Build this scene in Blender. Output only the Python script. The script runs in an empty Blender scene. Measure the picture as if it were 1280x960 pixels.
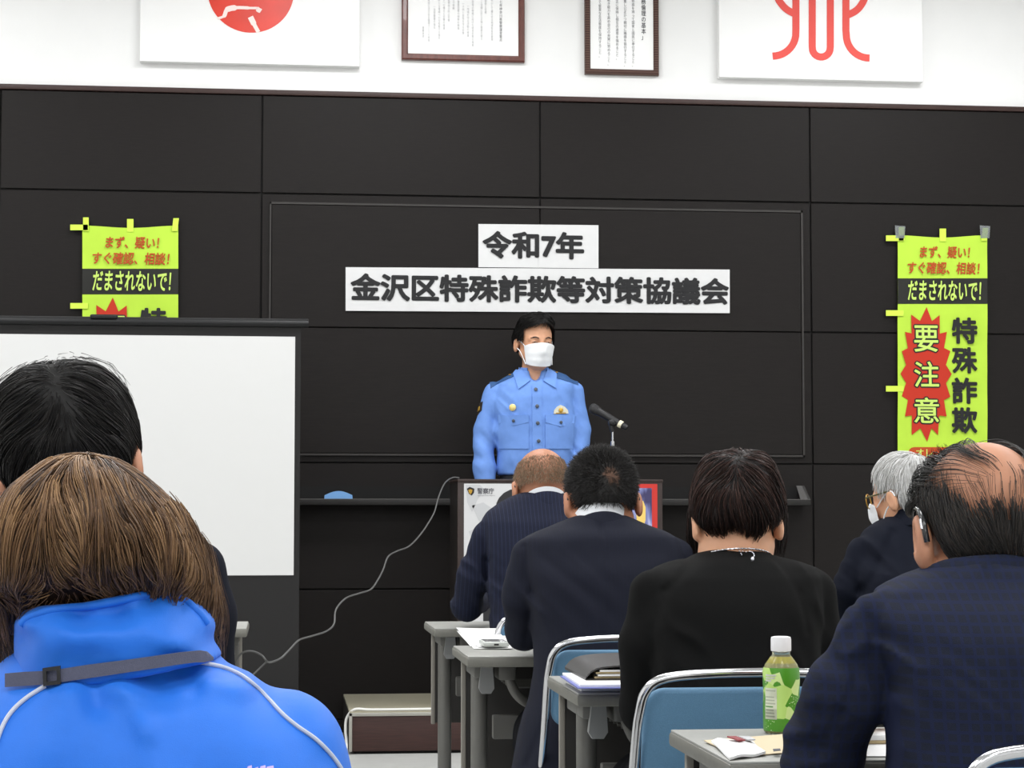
import bpy, bmesh, math, random
import numpy as np
from mathutils import Vector, Matrix
random.seed(7); RNG = np.random.default_rng(7)
scene = bpy.context.scene
COL = scene.collection

# ------------------------------------------------------------------ camera
FPX = 2600.0
TH = math.atan(290 / FPX); PH = math.atan(168 / FPX)
CAM = np.array([0, 0, 1.03])
FW = np.array([math.sin(TH)*math.cos(PH), math.cos(TH)*math.cos(PH), math.sin(PH)])
RT = np.array([math.cos(TH), -math.sin(TH), 0.0])
UP = np.cross(RT, FW)
cd = bpy.data.cameras.new('camera'); cam = bpy.data.objects.new('camera', cd); COL.objects.link(cam)
cd.sensor_fit = 'HORIZONTAL'; cd.sensor_width = 36; cd.lens = 36 * FPX / 1280; cd.clip_start = .05; cd.clip_end = 60
M = Matrix(((RT[0], UP[0], -FW[0], CAM[0]), (RT[1], UP[1], -FW[1], CAM[1]), (RT[2], UP[2], -FW[2], CAM[2]), (0, 0, 0, 1)))
cam.matrix_world = M
scene.camera = cam

# ------------------------------------------------------------------ light and exposure
scene.view_settings.view_transform = 'Standard'
scene.view_settings.look = 'None'
scene.view_settings.gamma = 1.0
scene.view_settings.use_curve_mapping = False
scene.view_settings.exposure = -0.55
wd = bpy.data.worlds.new('world'); scene.world = wd; wd.use_nodes = True
wd.node_tree.nodes['Background'].inputs[0].default_value = (.9, .95, 1, 1)
wd.node_tree.nodes['Background'].inputs[1].default_value = .3
CEIL = 4.0
for (lx, ly, e) in [(-2.2, .3, 60), (.5, .3, 60), (3.2, .3, 60), (-2.2, 3.2, 60), (.5, 3.2, 60), (3.2, 3.2, 60),
                    (-2.2, 6.0, 62), (.5, 6.0, 62), (3.2, 6.0, 62), (-2.2, 8.5, 72), (.5, 8.5, 72), (3.2, 8.5, 72),
                    (-1., -2.2, 55), (2.2, -2.2, 55)]:
    ld = bpy.data.lights.new('ceiling_lamp', 'AREA'); ld.shape = 'RECTANGLE'; ld.size = 1.3; ld.size_y = .7
    ld.energy = e; ld.color = (.985, .99, 1.0)
    lo = bpy.data.objects.new('ceiling_lamp', ld); COL.objects.link(lo); lo.location = (lx, ly, CEIL - .03)

# ------------------------------------------------------------------ picture geometry
def ray(x, y): return FW + RT * ((x - 640) / FPX) - UP * ((y - 480) / FPX)
def atY(x, y, Y): r = ray(x, y); return CAM + r * (Y / r[1])
def atZ(x, y, z): r = ray(x, y); return CAM + r * ((z - CAM[2]) / r[2])
def mpp(Y): return Y / FPX            # metres per pixel on the plane Y

# ------------------------------------------------------------------ materials
def lin(c):
    c = c / 255.0
    return c / 12.92 if c <= .04045 else ((c + .055) / 1.055) ** 2.4
def rgb(r, g, b): return (lin(r), lin(g), lin(b), 1)
MATS = {}
def mat(name, col, rough=.6, metal=0, spec=.5, noise=0, nscale=30, bump=0, bscale=200, sss=0, coat=0, sheen=0, trans=0, ior=1.45, stretch=None, tone=None):
    m = bpy.data.materials.new(name); m.use_nodes = True
    nt = m.node_tree; b = nt.nodes['Principled BSDF']
    b.inputs['Base Color'].default_value = col; b.inputs['Roughness'].default_value = rough
    b.inputs['Metallic'].default_value = metal; b.inputs['Specular IOR Level'].default_value = spec
    b.inputs['Coat Weight'].default_value = coat; b.inputs['Sheen Weight'].default_value = sheen
    b.inputs['Transmission Weight'].default_value = trans; b.inputs['IOR'].default_value = ior
    if sss:
        b.inputs['Subsurface Weight'].default_value = sss; b.inputs['Subsurface Radius'].default_value = (.012, .005, .003)
        b.inputs['Subsurface Scale'].default_value = 1.0
    tc = nt.nodes.new('ShaderNodeTexCoord'); vec = tc.outputs['Object']
    if stretch:
        mp = nt.nodes.new('ShaderNodeMapping'); mp.inputs['Scale'].default_value = stretch
        nt.links.new(vec, mp.inputs['Vector']); vec = mp.outputs['Vector']
    if noise:
        n = nt.nodes.new('ShaderNodeTexNoise'); n.inputs['Scale'].default_value = nscale; n.inputs['Detail'].default_value = 5
        nt.links.new(vec, n.inputs['Vector'])
        r = nt.nodes.new('ShaderNodeValToRGB')
        lo = tuple(max(0, c * (1 - noise)) for c in col[:3]) + (1,); hi = tuple(min(1, c * (1 + noise)) for c in col[:3]) + (1,)
        r.color_ramp.elements[0].position = .3; r.color_ramp.elements[1].position = .7
        r.color_ramp.elements[0].color = lo; r.color_ramp.elements[1].color = hi
        nt.links.new(n.outputs['Fac'], r.inputs['Fac']); nt.links.new(r.outputs['Color'], b.inputs['Base Color'])
    if tone:      # a ramp over the strand tone attribute
        a = nt.nodes.new('ShaderNodeAttribute'); a.attribute_name = 'tone'
        r = nt.nodes.new('ShaderNodeValToRGB')
        els = r.color_ramp.elements
        els[0].position = 0; els[0].color = tone[0]; els[1].position = 1; els[1].color = tone[-1]
        for i, c in enumerate(tone[1:-1]):
            e = els.new((i + 1) / (len(tone) - 1)); e.color = c
        nt.links.new(a.outputs['Fac'], r.inputs['Fac']); nt.links.new(r.outputs['Color'], b.inputs['Base Color'])
    if bump:
        n2 = nt.nodes.new('ShaderNodeTexNoise'); n2.inputs['Scale'].default_value = bscale; n2.inputs['Detail'].default_value = 3
        nt.links.new(vec, n2.inputs['Vector'])
        bp = nt.nodes.new('ShaderNodeBump'); bp.inputs['Strength'].default_value = bump; bp.inputs['Distance'].default_value = .002
        nt.links.new(n2.outputs['Fac'], bp.inputs['Height']); nt.links.new(bp.outputs['Normal'], b.inputs['Normal'])
    MATS[name] = m
    return m
def fabric_stripes(name, base, stripe, period, width, axis='X', rough=.85):
    m = mat(name, base, rough, bump=.25, bscale=900, spec=.18, noise=.12, nscale=500)
    nt = m.node_tree; b = nt.nodes['Principled BSDF']
    src = b.inputs['Base Color'].links[0].from_socket
    tc = nt.nodes.new('ShaderNodeTexCoord'); sp = nt.nodes.new('ShaderNodeSeparateXYZ'); nt.links.new(tc.outputs['Object'], sp.inputs[0])
    mix = None
    for ax in axis:
        d = nt.nodes.new('ShaderNodeMath'); d.operation = 'DIVIDE'; d.inputs[1].default_value = period; nt.links.new(sp.outputs[ax], d.inputs[0])
        fr = nt.nodes.new('ShaderNodeMath'); fr.operation = 'FRACT'; nt.links.new(d.outputs[0], fr.inputs[0])
        lt = nt.nodes.new('ShaderNodeMath'); lt.operation = 'LESS_THAN'; lt.inputs[1].default_value = width; nt.links.new(fr.outputs[0], lt.inputs[0])
        if mix is None: mix = lt.outputs[0]
        else:
            mx = nt.nodes.new('ShaderNodeMath'); mx.operation = 'MAXIMUM'; nt.links.new(mix, mx.inputs[0]); nt.links.new(lt.outputs[0], mx.inputs[1]); mix = mx.outputs[0]
    mc = nt.nodes.new('ShaderNodeMix'); mc.data_type = 'RGBA'; mc.inputs[7].default_value = stripe
    nt.links.new(mix, mc.inputs[0]); nt.links.new(src, mc.inputs[6]); nt.links.new(mc.outputs[2], b.inputs['Base Color'])
    return m

# ------------------------------------------------------------------ mesh helpers
def tag(o, label, cat, group=None):
    o['label'] = label; o['category'] = cat
    if group: o['group'] = group
    return o
def empty(name, loc, label=None, cat=None, group=None, rz=0):
    o = bpy.data.objects.new(name, None); COL.objects.link(o); o.location = Vector(loc); o.rotation_euler = (0, 0, rz)
    o.empty_display_size = .05
    if label: tag(o, label, cat, group)
    return o
def link(name, me, material, parent=None, world=True):
    o = bpy.data.objects.new(name, me); COL.objects.link(o)
    for m in (material if isinstance(material, (list, tuple)) else [material]): me.materials.append(m)
    if parent is not None:
        o.parent = parent
        if world:                                   # the mesh was made in world coordinates
            p = parent; off = Vector((0, 0, 0))
            while p is not None: off += p.location; p = p.parent
            me.transform(Matrix.Translation(-off))
    return o
class MB:
    def __init__(s): s.v = []; s.f = []; s.mi = []; s.n = 0; s.m = 0
    def add(s, V, F):
        V = [tuple(map(float, p)) for p in V]
        s.v += V; s.f += [tuple(i + s.n for i in f) for f in F]; s.mi += [s.m] * len(F); s.n += len(V); return s
    def bm(s, bm):
        bm.verts.index_update()
        s.add([v.co for v in bm.verts], [[v.index for v in f.verts] for f in bm.faces]); bm.free(); return s
    def box(s, lo, hi, bevel=0, seg=2, rot=None):
        lo, hi = Vector(lo), Vector(hi); c = (lo + hi) / 2; d = hi - lo
        bm = bmesh.new(); bmesh.ops.create_cube(bm, size=1)
        for v in bm.verts: v.co = Vector((v.co.x * d.x, v.co.y * d.y, v.co.z * d.z))
        if bevel: bmesh.ops.bevel(bm, geom=bm.edges[:], offset=bevel, segments=seg, affect='EDGES', profile=.5)
        for v in bm.verts: v.co = (rot @ v.co if rot else v.co) + c
        return s.bm(bm)
    def tube(s, pts, r, n=10, closed=False, caps=True):
        P = [Vector(p) for p in pts]; k = len(P)
        R = list(r) if hasattr(r, '__len__') else [r] * k
        T = []
        for i in range(k):
            a = P[(i - 1) % k] if (closed or i > 0) else P[0]; b = P[(i + 1) % k] if (closed or i < k - 1) else P[-1]
            T.append((b - a).normalized())
        u = T[0].orthogonal().normalized(); V = []
        for i in range(k):
            if i: u = (u - T[i] * u.dot(T[i])).normalized()
            w = T[i].cross(u)
            for j in range(n):
                a = 2 * math.pi * j / n; V.append(P[i] + (u * math.cos(a) + w * math.sin(a)) * R[i])
        F = []
        for i in range(k if closed else k - 1):
            i2 = (i + 1) % k
            for j in range(n): F.append((i * n + j, i * n + (j + 1) % n, i2 * n + (j + 1) % n, i2 * n + j))
        if caps and not closed: F.append(tuple(range(n))[::-1]); F.append(tuple((k - 1) * n + j for j in range(n)))
        return s.add(V, F)
    def lathe(s, prof, c=(0, 0, 0), n=24, axis=None):
        V = []; F = []; k = len(prof)
        q = Vector((0, 0, 1)).rotation_difference(Vector(axis)) if axis is not None else None
        for r, z in prof:
            for j in range(n):
                a = 2 * math.pi * j / n; p = Vector((r * math.cos(a), r * math.sin(a), z))
                V.append((q @ p if q else p) + Vector(c))
        for i in range(k - 1):
            for j in range(n): F.append((i * n + j, i * n + (j + 1) % n, (i + 1) * n + (j + 1) % n, (i + 1) * n + j))
        F.append(tuple(range(n))[::-1]); F.append(tuple((k - 1) * n + j for j in range(n)))
        return s.add(V, F)
    def ball(s, c, r, seg=16, ring=10, R=None):
        rr = r if hasattr(r, '__len__') else (r, r, r)
        bm = bmesh.new(); bmesh.ops.create_uvsphere(bm, u_segments=seg, v_segments=ring, radius=1)
        for v in bm.verts:
            p = Vector((v.co.x * rr[0], v.co.y * rr[1], v.co.z * rr[2])); v.co = (R @ p if R else p) + Vector(c)
        return s.bm(bm)
    def slab(s, poly, t):
        """closed polygon of world points pulled back by the vector t"""
        P = [Vector(p) for p in poly]; t = Vector(t); k = len(P)
        V = P + [p + t for p in P]
        F = [tuple(range(k)), tuple(range(2 * k - 1, k - 1, -1))] + [(i, k + i, k + (i + 1) % k, (i + 1) % k) for i in range(k)]
        return s.add(V, F)
    def sheet(s, G, t):
        """grid of points G[i][j] thickened by the vector (or per-point vectors) t"""
        G = np.array(G, float); a, b = G.shape[:2]
        T = np.broadcast_to(np.array(t, float), G.shape)
        V = list(G.reshape(-1, 3)) + list((G + T).reshape(-1, 3)); o = a * b; F = []
        I = lambda i, j: i * b + j
        for i in range(a - 1):
            for j in range(b - 1):
                F.append((I(i, j), I(i + 1, j), I(i + 1, j + 1), I(i, j + 1)))
                F.append((o + I(i, j), o + I(i, j + 1), o + I(i + 1, j + 1), o + I(i + 1, j)))
        rim = [I(i, 0) for i in range(a)] + [I(a - 1, j) for j in range(1, b)] + [I(i, b - 1) for i in range(a - 2, -1, -1)] + [I(0, j) for j in range(b - 2, 0, -1)]
        for i in range(len(rim)):
            p, q = rim[i], rim[(i + 1) % len(rim)]; F.append((p, p + o, q + o, q))
        return s.add(V, F)
    def build(s, name, material, parent=None, smooth=40, world=True):
        me = bpy.data.meshes.new(name); me.from_pydata(s.v, [], s.f); me.update()
        bm = bmesh.new(); bm.from_mesh(me); bmesh.ops.recalc_face_normals(bm, faces=bm.faces[:]); bm.to_mesh(me); bm.free()
        if smooth:
            me.shade_smooth()
            try: me.set_sharp_from_angle(angle=math.radians(smooth))
            except Exception: pass
        if any(s.mi): me.polygons.foreach_set('material_index', s.mi)
        return link(name, me, material, parent, world)
def structure(o): o['kind'] = 'structure'; return o
def smooth_path(pts, sub=8):
    P = [np.array(p, float) for p in pts]; out = []
    for i in range(len(P) - 1):
        a = P[max(i - 1, 0)]; b = P[i]; c = P[i + 1]; d = P[min(i + 2, len(P) - 1)]
        for k in range(sub):
            t = k / sub; out.append(.5 * ((2 * b) + (-a + c) * t + (2 * a - 5 * b + 4 * c - d) * t * t + (-a + 3 * b - 3 * c + d) * t ** 3))
    out.append(P[-1]); return out
def text_arrays(body, offset=0.0, shear=0.0, line=1.0):
    c = bpy.data.curves.new('t', 'FONT'); c.body = body; c.size = 1; c.offset = offset; c.shear = shear; c.space_line = line
    c.resolution_u = 3
    o = bpy.data.objects.new('t', c); COL.objects.link(o)
    dg = bpy.context.evaluated_depsgraph_get(); dg.update()
    me = bpy.data.meshes.new_from_object(o.evaluated_get(dg))
    V = np.array([v.co[:] for v in me.vertices]); F = [tuple(p.vertices) for p in me.polygons]
    bpy.data.objects.remove(o); bpy.data.curves.remove(c); bpy.data.meshes.remove(me)
    return V, F
def wall_text(mb, body, box, Y, offset=.02, shear=0, line=1.0, fy=None):
    """text stretched over the picture rectangle box=(x0,y0,x1,y1) on the plane Y, facing the room"""
    V, F = text_arrays(body, 0, shear, line)
    if offset > 0:          # heavier strokes: the same glyphs repeated round a small circle
        n0 = len(V); dirs = [(0, 0)] + [(offset * math.cos(a), offset * math.sin(a)) for a in np.linspace(0, 2 * math.pi, 13)[:-1]]
        lay = np.repeat(np.arange(len(dirs)), n0) * 9e-5
        V = np.concatenate([V + np.array([a, b, 0]) for a, b in dirs]); F = [tuple(i + k * n0 for i in f) for k in range(len(dirs)) for f in F]
    x0, y0, x1, y1 = box; lo = V.min(0); hi = V.max(0)
    tl = atY(x0, y0, Y); tr = atY(x1, y0, Y); bl = atY(x0, y1, Y); br = atY(x1, y1, Y)
    X0 = (tl[0] + bl[0]) / 2; X1 = (tr[0] + br[0]) / 2; Z1 = (tl[2] + tr[2]) / 2; Z0 = (bl[2] + br[2]) / 2
    u = (V[:, 0] - lo[0]) / (hi[0] - lo[0]); v = (V[:, 1] - lo[1]) / (hi[1] - lo[1])
    yy = (np.full(len(u), Y) if fy is None else fy(X0 + u * (X1 - X0), Z0 + v * (Z1 - Z0))) + (lay if offset > 0 else 0)
    P = np.stack([X0 + u * (X1 - X0), yy, Z0 + v * (Z1 - Z0)], 1)
    mb.add(P, F)
    return mb
def wall_rect(x0, y0, x1, y1, Y):
    tl = atY(x0, y0, Y); br = atY(x1, y1, Y); return tl[0], br[0], br[2], tl[2]

# ------------------------------------------------------------------ distance fields -> meshes
_T = np.random.default_rng(3).random((32, 32, 32)).astype(np.float32)
def vnoise(P):
    i = np.floor(P).astype(np.int64); f = P - i; f = f * f * (3 - 2 * f); i &= 31; j = (i + 1) & 31
    x0, y0, z0 = i.T; x1, y1, z1 = j.T; fx, fy, fz = f.T
    c = lambda a, b: a + (b - a) * fx
    return ((c(_T[x0, y0, z0], _T[x1, y0, z0]) * (1 - fy) + c(_T[x0, y1, z0], _T[x1, y1, z0]) * fy) * (1 - fz)
            + (c(_T[x0, y0, z1], _T[x1, y0, z1]) * (1 - fy) + c(_T[x0, y1, z1], _T[x1, y1, z1]) * fy) * fz) * 2 - 1
def smin(a, b, k): h = np.clip(.5 + .5 * (b - a) / k, 0, 1); return b + (a - b) * h - k * h * (1 - h)
def smax(a, b, k): return -smin(-a, -b, k)
def cone(P, a, b, ra, rb):
    a = np.asarray(a, float); b = np.asarray(b, float); ab = b - a
    t = np.clip(((P - a) @ ab) / max(ab @ ab, 1e-12), 0, 1)
    return np.linalg.norm(P - a - t[:, None] * ab, axis=1) - (ra + (rb - ra) * t)
def chain(P, pts, rad, k=.02):
    d = None
    for i in range(len(pts) - 1):
        e = cone(P, pts[i], pts[i + 1], rad[i], rad[i + 1]); d = e if d is None else smin(d, e, k)
    return d
def ell(P, c, r, R=None):
    q = P - np.asarray(c, float)
    if R is not None: q = q @ R
    r = np.asarray(r, float)
    k0 = np.linalg.norm(q / r, axis=1); k1 = np.linalg.norm(q / (r * r), axis=1) + 1e-9
    return k0 * (k0 - 1) / k1
def pchip(x, y, q):
    x = np.asarray(x, float); y = np.asarray(y, float); h = np.diff(x); d = np.diff(y) / h; m = np.zeros(len(x))
    m[0] = d[0]; m[-1] = d[-1]
    for i in range(1, len(x) - 1):
        if d[i - 1] * d[i] > 0: m[i] = 2 * d[i - 1] * d[i] / (d[i - 1] + d[i])
    q = np.clip(q, x[0], x[-1]); i = np.clip(np.searchsorted(x, q) - 1, 0, len(x) - 2)
    t = (q - x[i]) / h[i]
    return y[i] * (1 + 2 * t) * (1 - t) ** 2 + m[i] * h[i] * t * (1 - t) ** 2 + y[i + 1] * t * t * (3 - 2 * t) + m[i + 1] * h[i] * t * t * (t - 1)
def loft(rows):
    """rows (z, cx, cy, half width, half depth): a body of superelliptic level sections"""
    A = np.array(sorted(rows), float); z = A[:, 0]
    def fn(P, n=2.4):
        q = P[:, 2]; cx, cy, a, b = (pchip(z, A[:, k], q) for k in (1, 2, 3, 4))
        e = .006; da = (pchip(z, A[:, 3], q + e) - pchip(z, A[:, 3], q - e)) / (2 * e)
        w = ((np.abs((P[:, 0] - cx) / a) ** n + np.abs((P[:, 1] - cy) / b) ** n)) ** (1 / n)
        d = (w - 1) * np.minimum(a, b) / np.sqrt(1 + np.minimum(da * da, 9))
        return smax(smax(d, q - z[-1], .012), z[0] - q, .012)
    return fn
def surf(fn, lo, hi, h):
    lo = np.array(lo, float); hi = np.array(hi, float); s = 4
    nb = np.ceil((hi - lo) / (h * s)).astype(int); n = nb * s + 1
    g = [lo[i] + h * s * (np.arange(nb[i] + 1) + .5) - h * .5 for i in range(3)]
    C = np.stack(np.meshgrid(*g, indexing='ij'), -1).reshape(-1, 3)
    dc = fn(C)
    V = np.repeat(np.repeat(np.repeat(np.where(dc < 0, -1., 1.).reshape(nb + 1), s, 0), s, 1), s, 2)[:n[0], :n[1], :n[2]].copy()
    act = np.abs(dc) < h * s * 1.35
    idx = np.argwhere(act.reshape(nb + 1))
    off = np.stack(np.meshgrid(*[np.arange(s)] * 3, indexing='ij'), -1).reshape(-1, 3)
    I = (idx[:, None] * s + off[None]).reshape(-1, 3); I = I[(I < n).all(1)]
    for k in range(0, len(I), 400000):
        J = I[k:k + 400000]; V[J[:, 0], J[:, 1], J[:, 2]] = fn(lo + J * h)
    ins = V < 0
    cnt = sum(ins[a:n[0] - 1 + a, b:n[1] - 1 + b, c:n[2] - 1 + c].astype(np.int8) for a in (0, 1) for b in (0, 1) for c in (0, 1))
    cell = np.argwhere((cnt > 0) & (cnt < 8))
    num = np.full(n - 1, -1, np.int64); num[cell[:, 0], cell[:, 1], cell[:, 2]] = np.arange(len(cell))
    S = np.zeros((len(cell), 3)); K = np.zeros(len(cell))
    cs = [(a, b, c) for a in (0, 1) for b in (0, 1) for c in (0, 1)]
    for p in cs:
        for ax in range(3):
            if p[ax]: continue
            q = list(p); q[ax] = 1
            va = V[cell[:, 0] + p[0], cell[:, 1] + p[1], cell[:, 2] + p[2]]; vb = V[cell[:, 0] + q[0], cell[:, 1] + q[1], cell[:, 2] + q[2]]
            m = (va < 0) != (vb < 0); t = np.where(m, va / np.where(m, va - vb, 1), 0)
            pos = np.array(p, float) + t[:, None] * (np.array(q) - np.array(p)); S += pos * m[:, None]; K += m
    vert = lo + (cell + S / K[:, None]) * h
    F = []
    for ax in range(3):
        a1, a2 = (ax + 1) % 3, (ax + 2) % 3
        sl0 = [slice(1, -1)] * 3; sl1 = [slice(1, -1)] * 3; sl0[ax] = slice(0, n[ax] - 1); sl1[ax] = slice(1, n[ax])
        A = ins[tuple(sl0)]; B = ins[tuple(sl1)]
        e = np.argwhere(A != B); flip = A[A != B]
        e = e + 1; e[:, ax] -= 1
        def gid(d1, d2):
            c = e.copy(); c[:, a1] += d1; c[:, a2] += d2; return num[c[:, 0], c[:, 1], c[:, 2]]
        Q = np.stack([gid(-1, -1), gid(0, -1), gid(0, 0), gid(-1, 0)], 1)
        Q[~flip] = Q[~flip][:, ::-1]; F.append(Q)
    return vert, np.concatenate(F)
def np_mesh(name, V, F, tone=None):
    me = bpy.data.meshes.new(name); k = F.shape[1]
    me.vertices.add(len(V)); me.vertices.foreach_set('co', np.asarray(V, np.float32).ravel())
    me.loops.add(F.size); me.loops.foreach_set('vertex_index', F.ravel().astype(np.int32))
    me.polygons.add(len(F)); me.polygons.foreach_set('loop_start', np.arange(0, F.size, k, dtype=np.int32))
    me.update(calc_edges=True); me.validate(); me.shade_smooth()
    if tone is not None:
        a = me.attributes.new('tone', 'FLOAT', 'POINT'); a.data.foreach_set('value', np.asarray(tone, np.float32))
    return me
def relax(V, F, it=1, lam=.5):
    for _ in range(it):
        S = np.zeros_like(V); K = np.zeros(len(V))
        for i in range(4):
            a = F[:, i]; b = F[:, (i + 1) % 4]
            np.add.at(S, a, V[b]); np.add.at(K, a, 1); np.add.at(S, b, V[a]); np.add.at(K, b, 1)
        V = V + lam * (S / K[:, None] - V)
    return V
def field(name, fn, lo, hi, h, material, parent, it=1):
    V, F = surf(fn, lo, hi, h)
    if it: V = relax(V, F, it)
    return link(name, np_mesh(name, V, F), material, parent)
def grad(fn, P, e=.002):
    G = np.stack([fn(P + np.eye(3)[i] * e) - fn(P - np.eye(3)[i] * e) for i in range(3)], 1)
    return G / (np.linalg.norm(G, axis=1, keepdims=True) + 1e-9)
def hit(fn, px, Y0):
    """points where the surface of a field meets the sight lines through the pixels px, starting at depth Y0"""
    px = np.asarray(px, float); D = FW[None] + RT[None] * ((px[:, :1] - 640) / FPX) - UP[None] * ((px[:, 1:2] - 480) / FPX)
    P = CAM + D * (Y0 / D[:, 1:2]); L = np.linalg.norm(D, axis=1, keepdims=True); D = D / L
    best = P.copy(); bd = np.full(len(P), 9.)
    for _ in range(140):
        d = fn(P); m = np.abs(d) < bd; best[m] = P[m]; bd[m] = np.abs(d)[m]
        P = P + D * np.clip(d * .6, -.02, .05)[:, None]
    far = bd > .003                              # sight lines that pass beside the body: nearest surface point
    for _ in range(6): best = np.where(far[:, None], best - grad(fn, best) * fn(best)[:, None], best)
    return best
def on_surface(fn, px, Y0, off):
    P = hit(fn, px, Y0); return P + grad(fn, P) * off, grad(fn, P)
def skin_patch(mb, fn, c00, c10, c11, c01, nu, nv, Y0, off, th):
    """a cloth patch lying on a field: its four picture corners, lifted by off, th thick"""
    u = np.linspace(0, 1, nu)[:, None]; v = np.linspace(0, 1, nv)[None]
    px = np.stack([(1-u)*(1-v)*c00[k] + u*(1-v)*c10[k] + u*v*c11[k] + (1-u)*v*c01[k] for k in (0, 1)], -1)
    P, N = on_surface(fn, px.reshape(-1, 2), Y0, off)
    mb.sheet(P.reshape(nu, nv, 3), (-N * th).reshape(nu, nv, 3)); return mb
def strip_patch(mb, fn, top, bot, Y0, off, th):
    """like skin_patch between two picture polylines"""
    t = np.array(top, float); b = np.array(bot, float); px = np.stack([t, (t + b) / 2, b], 1)
    P, N = on_surface(fn, px.reshape(-1, 2), Y0, off); k = len(t)
    mb.sheet(P.reshape(k, 3, 3), (-N * th).reshape(k, 3, 3)); return mb
def crease(P, d, a, b, w, dep):
    """a groove (dep>0) or ridge (dep<0) pressed into the field d along a-b"""
    a = np.asarray(a, float); b = np.asarray(b, float); ab = b - a
    ab = ab * [1, 0, 1]; D = (P - a) * [1, 0, 1]     # measured across the cloth, through its depth
    t = np.clip((D @ ab) / (ab @ ab), 0, 1); q = np.linalg.norm(D - t[:, None] * ab, axis=1)
    return d + dep * np.exp(-(q / w) ** 2)

# ------------------------------------------------------------------ hair
def tubes(S, r0, taper=.25, tone=None):
    """strands S (N,K,3) as three-sided tubes"""
    N, K, _ = S.shape
    T = np.gradient(S, axis=1); T /= np.linalg.norm(T, axis=2, keepdims=True) + 1e-9
    ref = np.random.default_rng(1).normal(size=(N, 1, 3)); U = np.cross(T, ref); U /= np.linalg.norm(U, axis=2, keepdims=True) + 1e-9
    W = np.cross(T, U); w = (r0 if np.ndim(r0) == 0 else np.asarray(r0)[:, None]) * np.linspace(1, taper, K)[None] * np.ones((N, 1))
    V = np.stack([S + (U * math.cos(a) + W * math.sin(a)) * w[..., None] for a in (0, 2.0944, 4.18879)], 2)
    base = (np.arange(N)[:, None] * K + np.arange(K - 1)[None])[..., None] * 3
    j = np.arange(3)[None, None]; j2 = (j + 1) % 3
    F = np.stack([base + j, base + j2, base + 3 + j2, base + 3 + j], -1).reshape(-1, 4)
    tn = np.repeat(tone, K * 3) if tone is not None else None
    return V.reshape(-1, 3), F, tn
def comb(env, roots, flow, length, depth, K=12, jitter=.15, clump=60, hang=None, grav=0.0, lift=None):
    """strands that follow flow on shells below the surface of the field env"""
    N = len(roots); P = roots.copy(); out = [P.copy()]; dl = length / (K - 1)
    sd = RNG.normal(size=(N, 3)) * .25
    for _ in range(3):
        G = np.stack([env(P + np.eye(3)[i] * .002) - env(P - np.eye(3)[i] * .002) for i in range(3)], 1) / .004
        P = P - G * (np.clip(env(P) + depth, -.03, .03) / np.maximum((G * G).sum(1), .2))[:, None]
    out = [P.copy()]
    for s in range(K - 1):
        D = flow(P); D = D / (np.linalg.norm(D, axis=1, keepdims=True) + 1e-9)
        J = np.stack([vnoise(P * clump + o) for o in (3.1, 17.7, 31.3)], 1)
        D = D + jitter * (J + sd); D /= np.linalg.norm(D, axis=1, keepdims=True)
        P = P + D * dl[:, None]
        for _ in range(4):
            G = np.stack([env(P + np.eye(3)[i] * .002) - env(P - np.eye(3)[i] * .002) for i in range(3)], 1) / .004
            m = np.maximum((G * G).sum(1), .2); P = P - G * (np.clip(env(P) + depth, -.03, .03) / m)[:, None]
        out.append(P.copy())
    return np.stack(out, 1)
def clump(S, k, w, seed=5):
    """draws neighbouring strands together towards their tips"""
    g = np.random.default_rng(seed); N, K, _ = S.shape; G = g.choice(N, min(k, N), replace=False)
    R = S[:, K // 3]; d = ((R[:, None] - R[G][None]) ** 2).sum(2); b = G[d.argmin(1)]
    t = (np.linspace(0, 1, K) ** 1.2)[None, :, None] * w * g.uniform(.5, 1, (N, 1, 1))
    return S * (1 - t) + S[b] * t
def hair_object(parent, parts, material, name='hair'):
    """joins a cap mesh and strand meshes [(V,F,tone)] into ONE hair mesh"""
    Vs = []; Fs = []; Ts = []; o = 0
    for V, F, t in parts:
        Vs.append(V); Fs.append(F + o); Ts.append(t if np.ndim(t) else np.full(len(V), t)); o += len(V)
    return link(name, np_mesh(name, np.concatenate(Vs), np.concatenate(Fs), np.concatenate(Ts)), material, parent)

# ================================================================== THE SETTING
W = 10.15
m_white = mat('white_wall_paint', rgb(236, 236, 235), .9, noise=.015, nscale=3, bump=.1, bscale=150)
m_panel = mat('dark_wood_panel', rgb(28, 25, 24), .5, spec=.18, noise=.14, nscale=60, stretch=(.25, 1, 3), bump=.1, bscale=300)
m_groove = mat('panel_groove', rgb(9, 8, 8), .8)
m_trim = mat('brown_wood_trim', rgb(52, 32, 28), .5, noise=.2, nscale=40, stretch=(.2, 1, 1))
m_floor = mat('grey_floor_vinyl', rgb(186, 187, 184), .35, noise=.05, nscale=14, bump=.03)
m_ceil = mat('ceiling_board', rgb(238, 238, 236), .95)
m_edge = mat('board_edge', rgb(44, 41, 39), .5)
RX0, RX1, RY0 = -3.6, 4.9, -3.6
structure(MB().box((RX0, RY0, -.05), (RX1, W + .3, 0)).build('floor', m_floor))
structure(MB().box((RX0, RY0, CEIL), (RX1, W + .3, CEIL + .05)).build('ceiling', m_ceil))
structure(MB().box((RX0, W + .02, 0), (RX1, W + .3, CEIL)).build('wall_front', m_white))
structure(MB().box((RX0 - .1, RY0, 0), (RX0, W + .3, CEIL)).build('wall_left', m_white))
structure(MB().box((RX1, RY0, 0), (RX1 + .1, W + .3, CEIL)).build('wall_right', m_white))
structure(MB().box((RX0, RY0 - .1, 0), (RX1, RY0, CEIL)).build('wall_back', m_white))
PX = [-3.6, -2.7, -1.352, -.098, 1.272, 2.642, 4.0, 4.9]; PZ = [.06, .687, 1.30, 1.96, 2.615, 3.10]
mb = MB(); g = .0035
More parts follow.
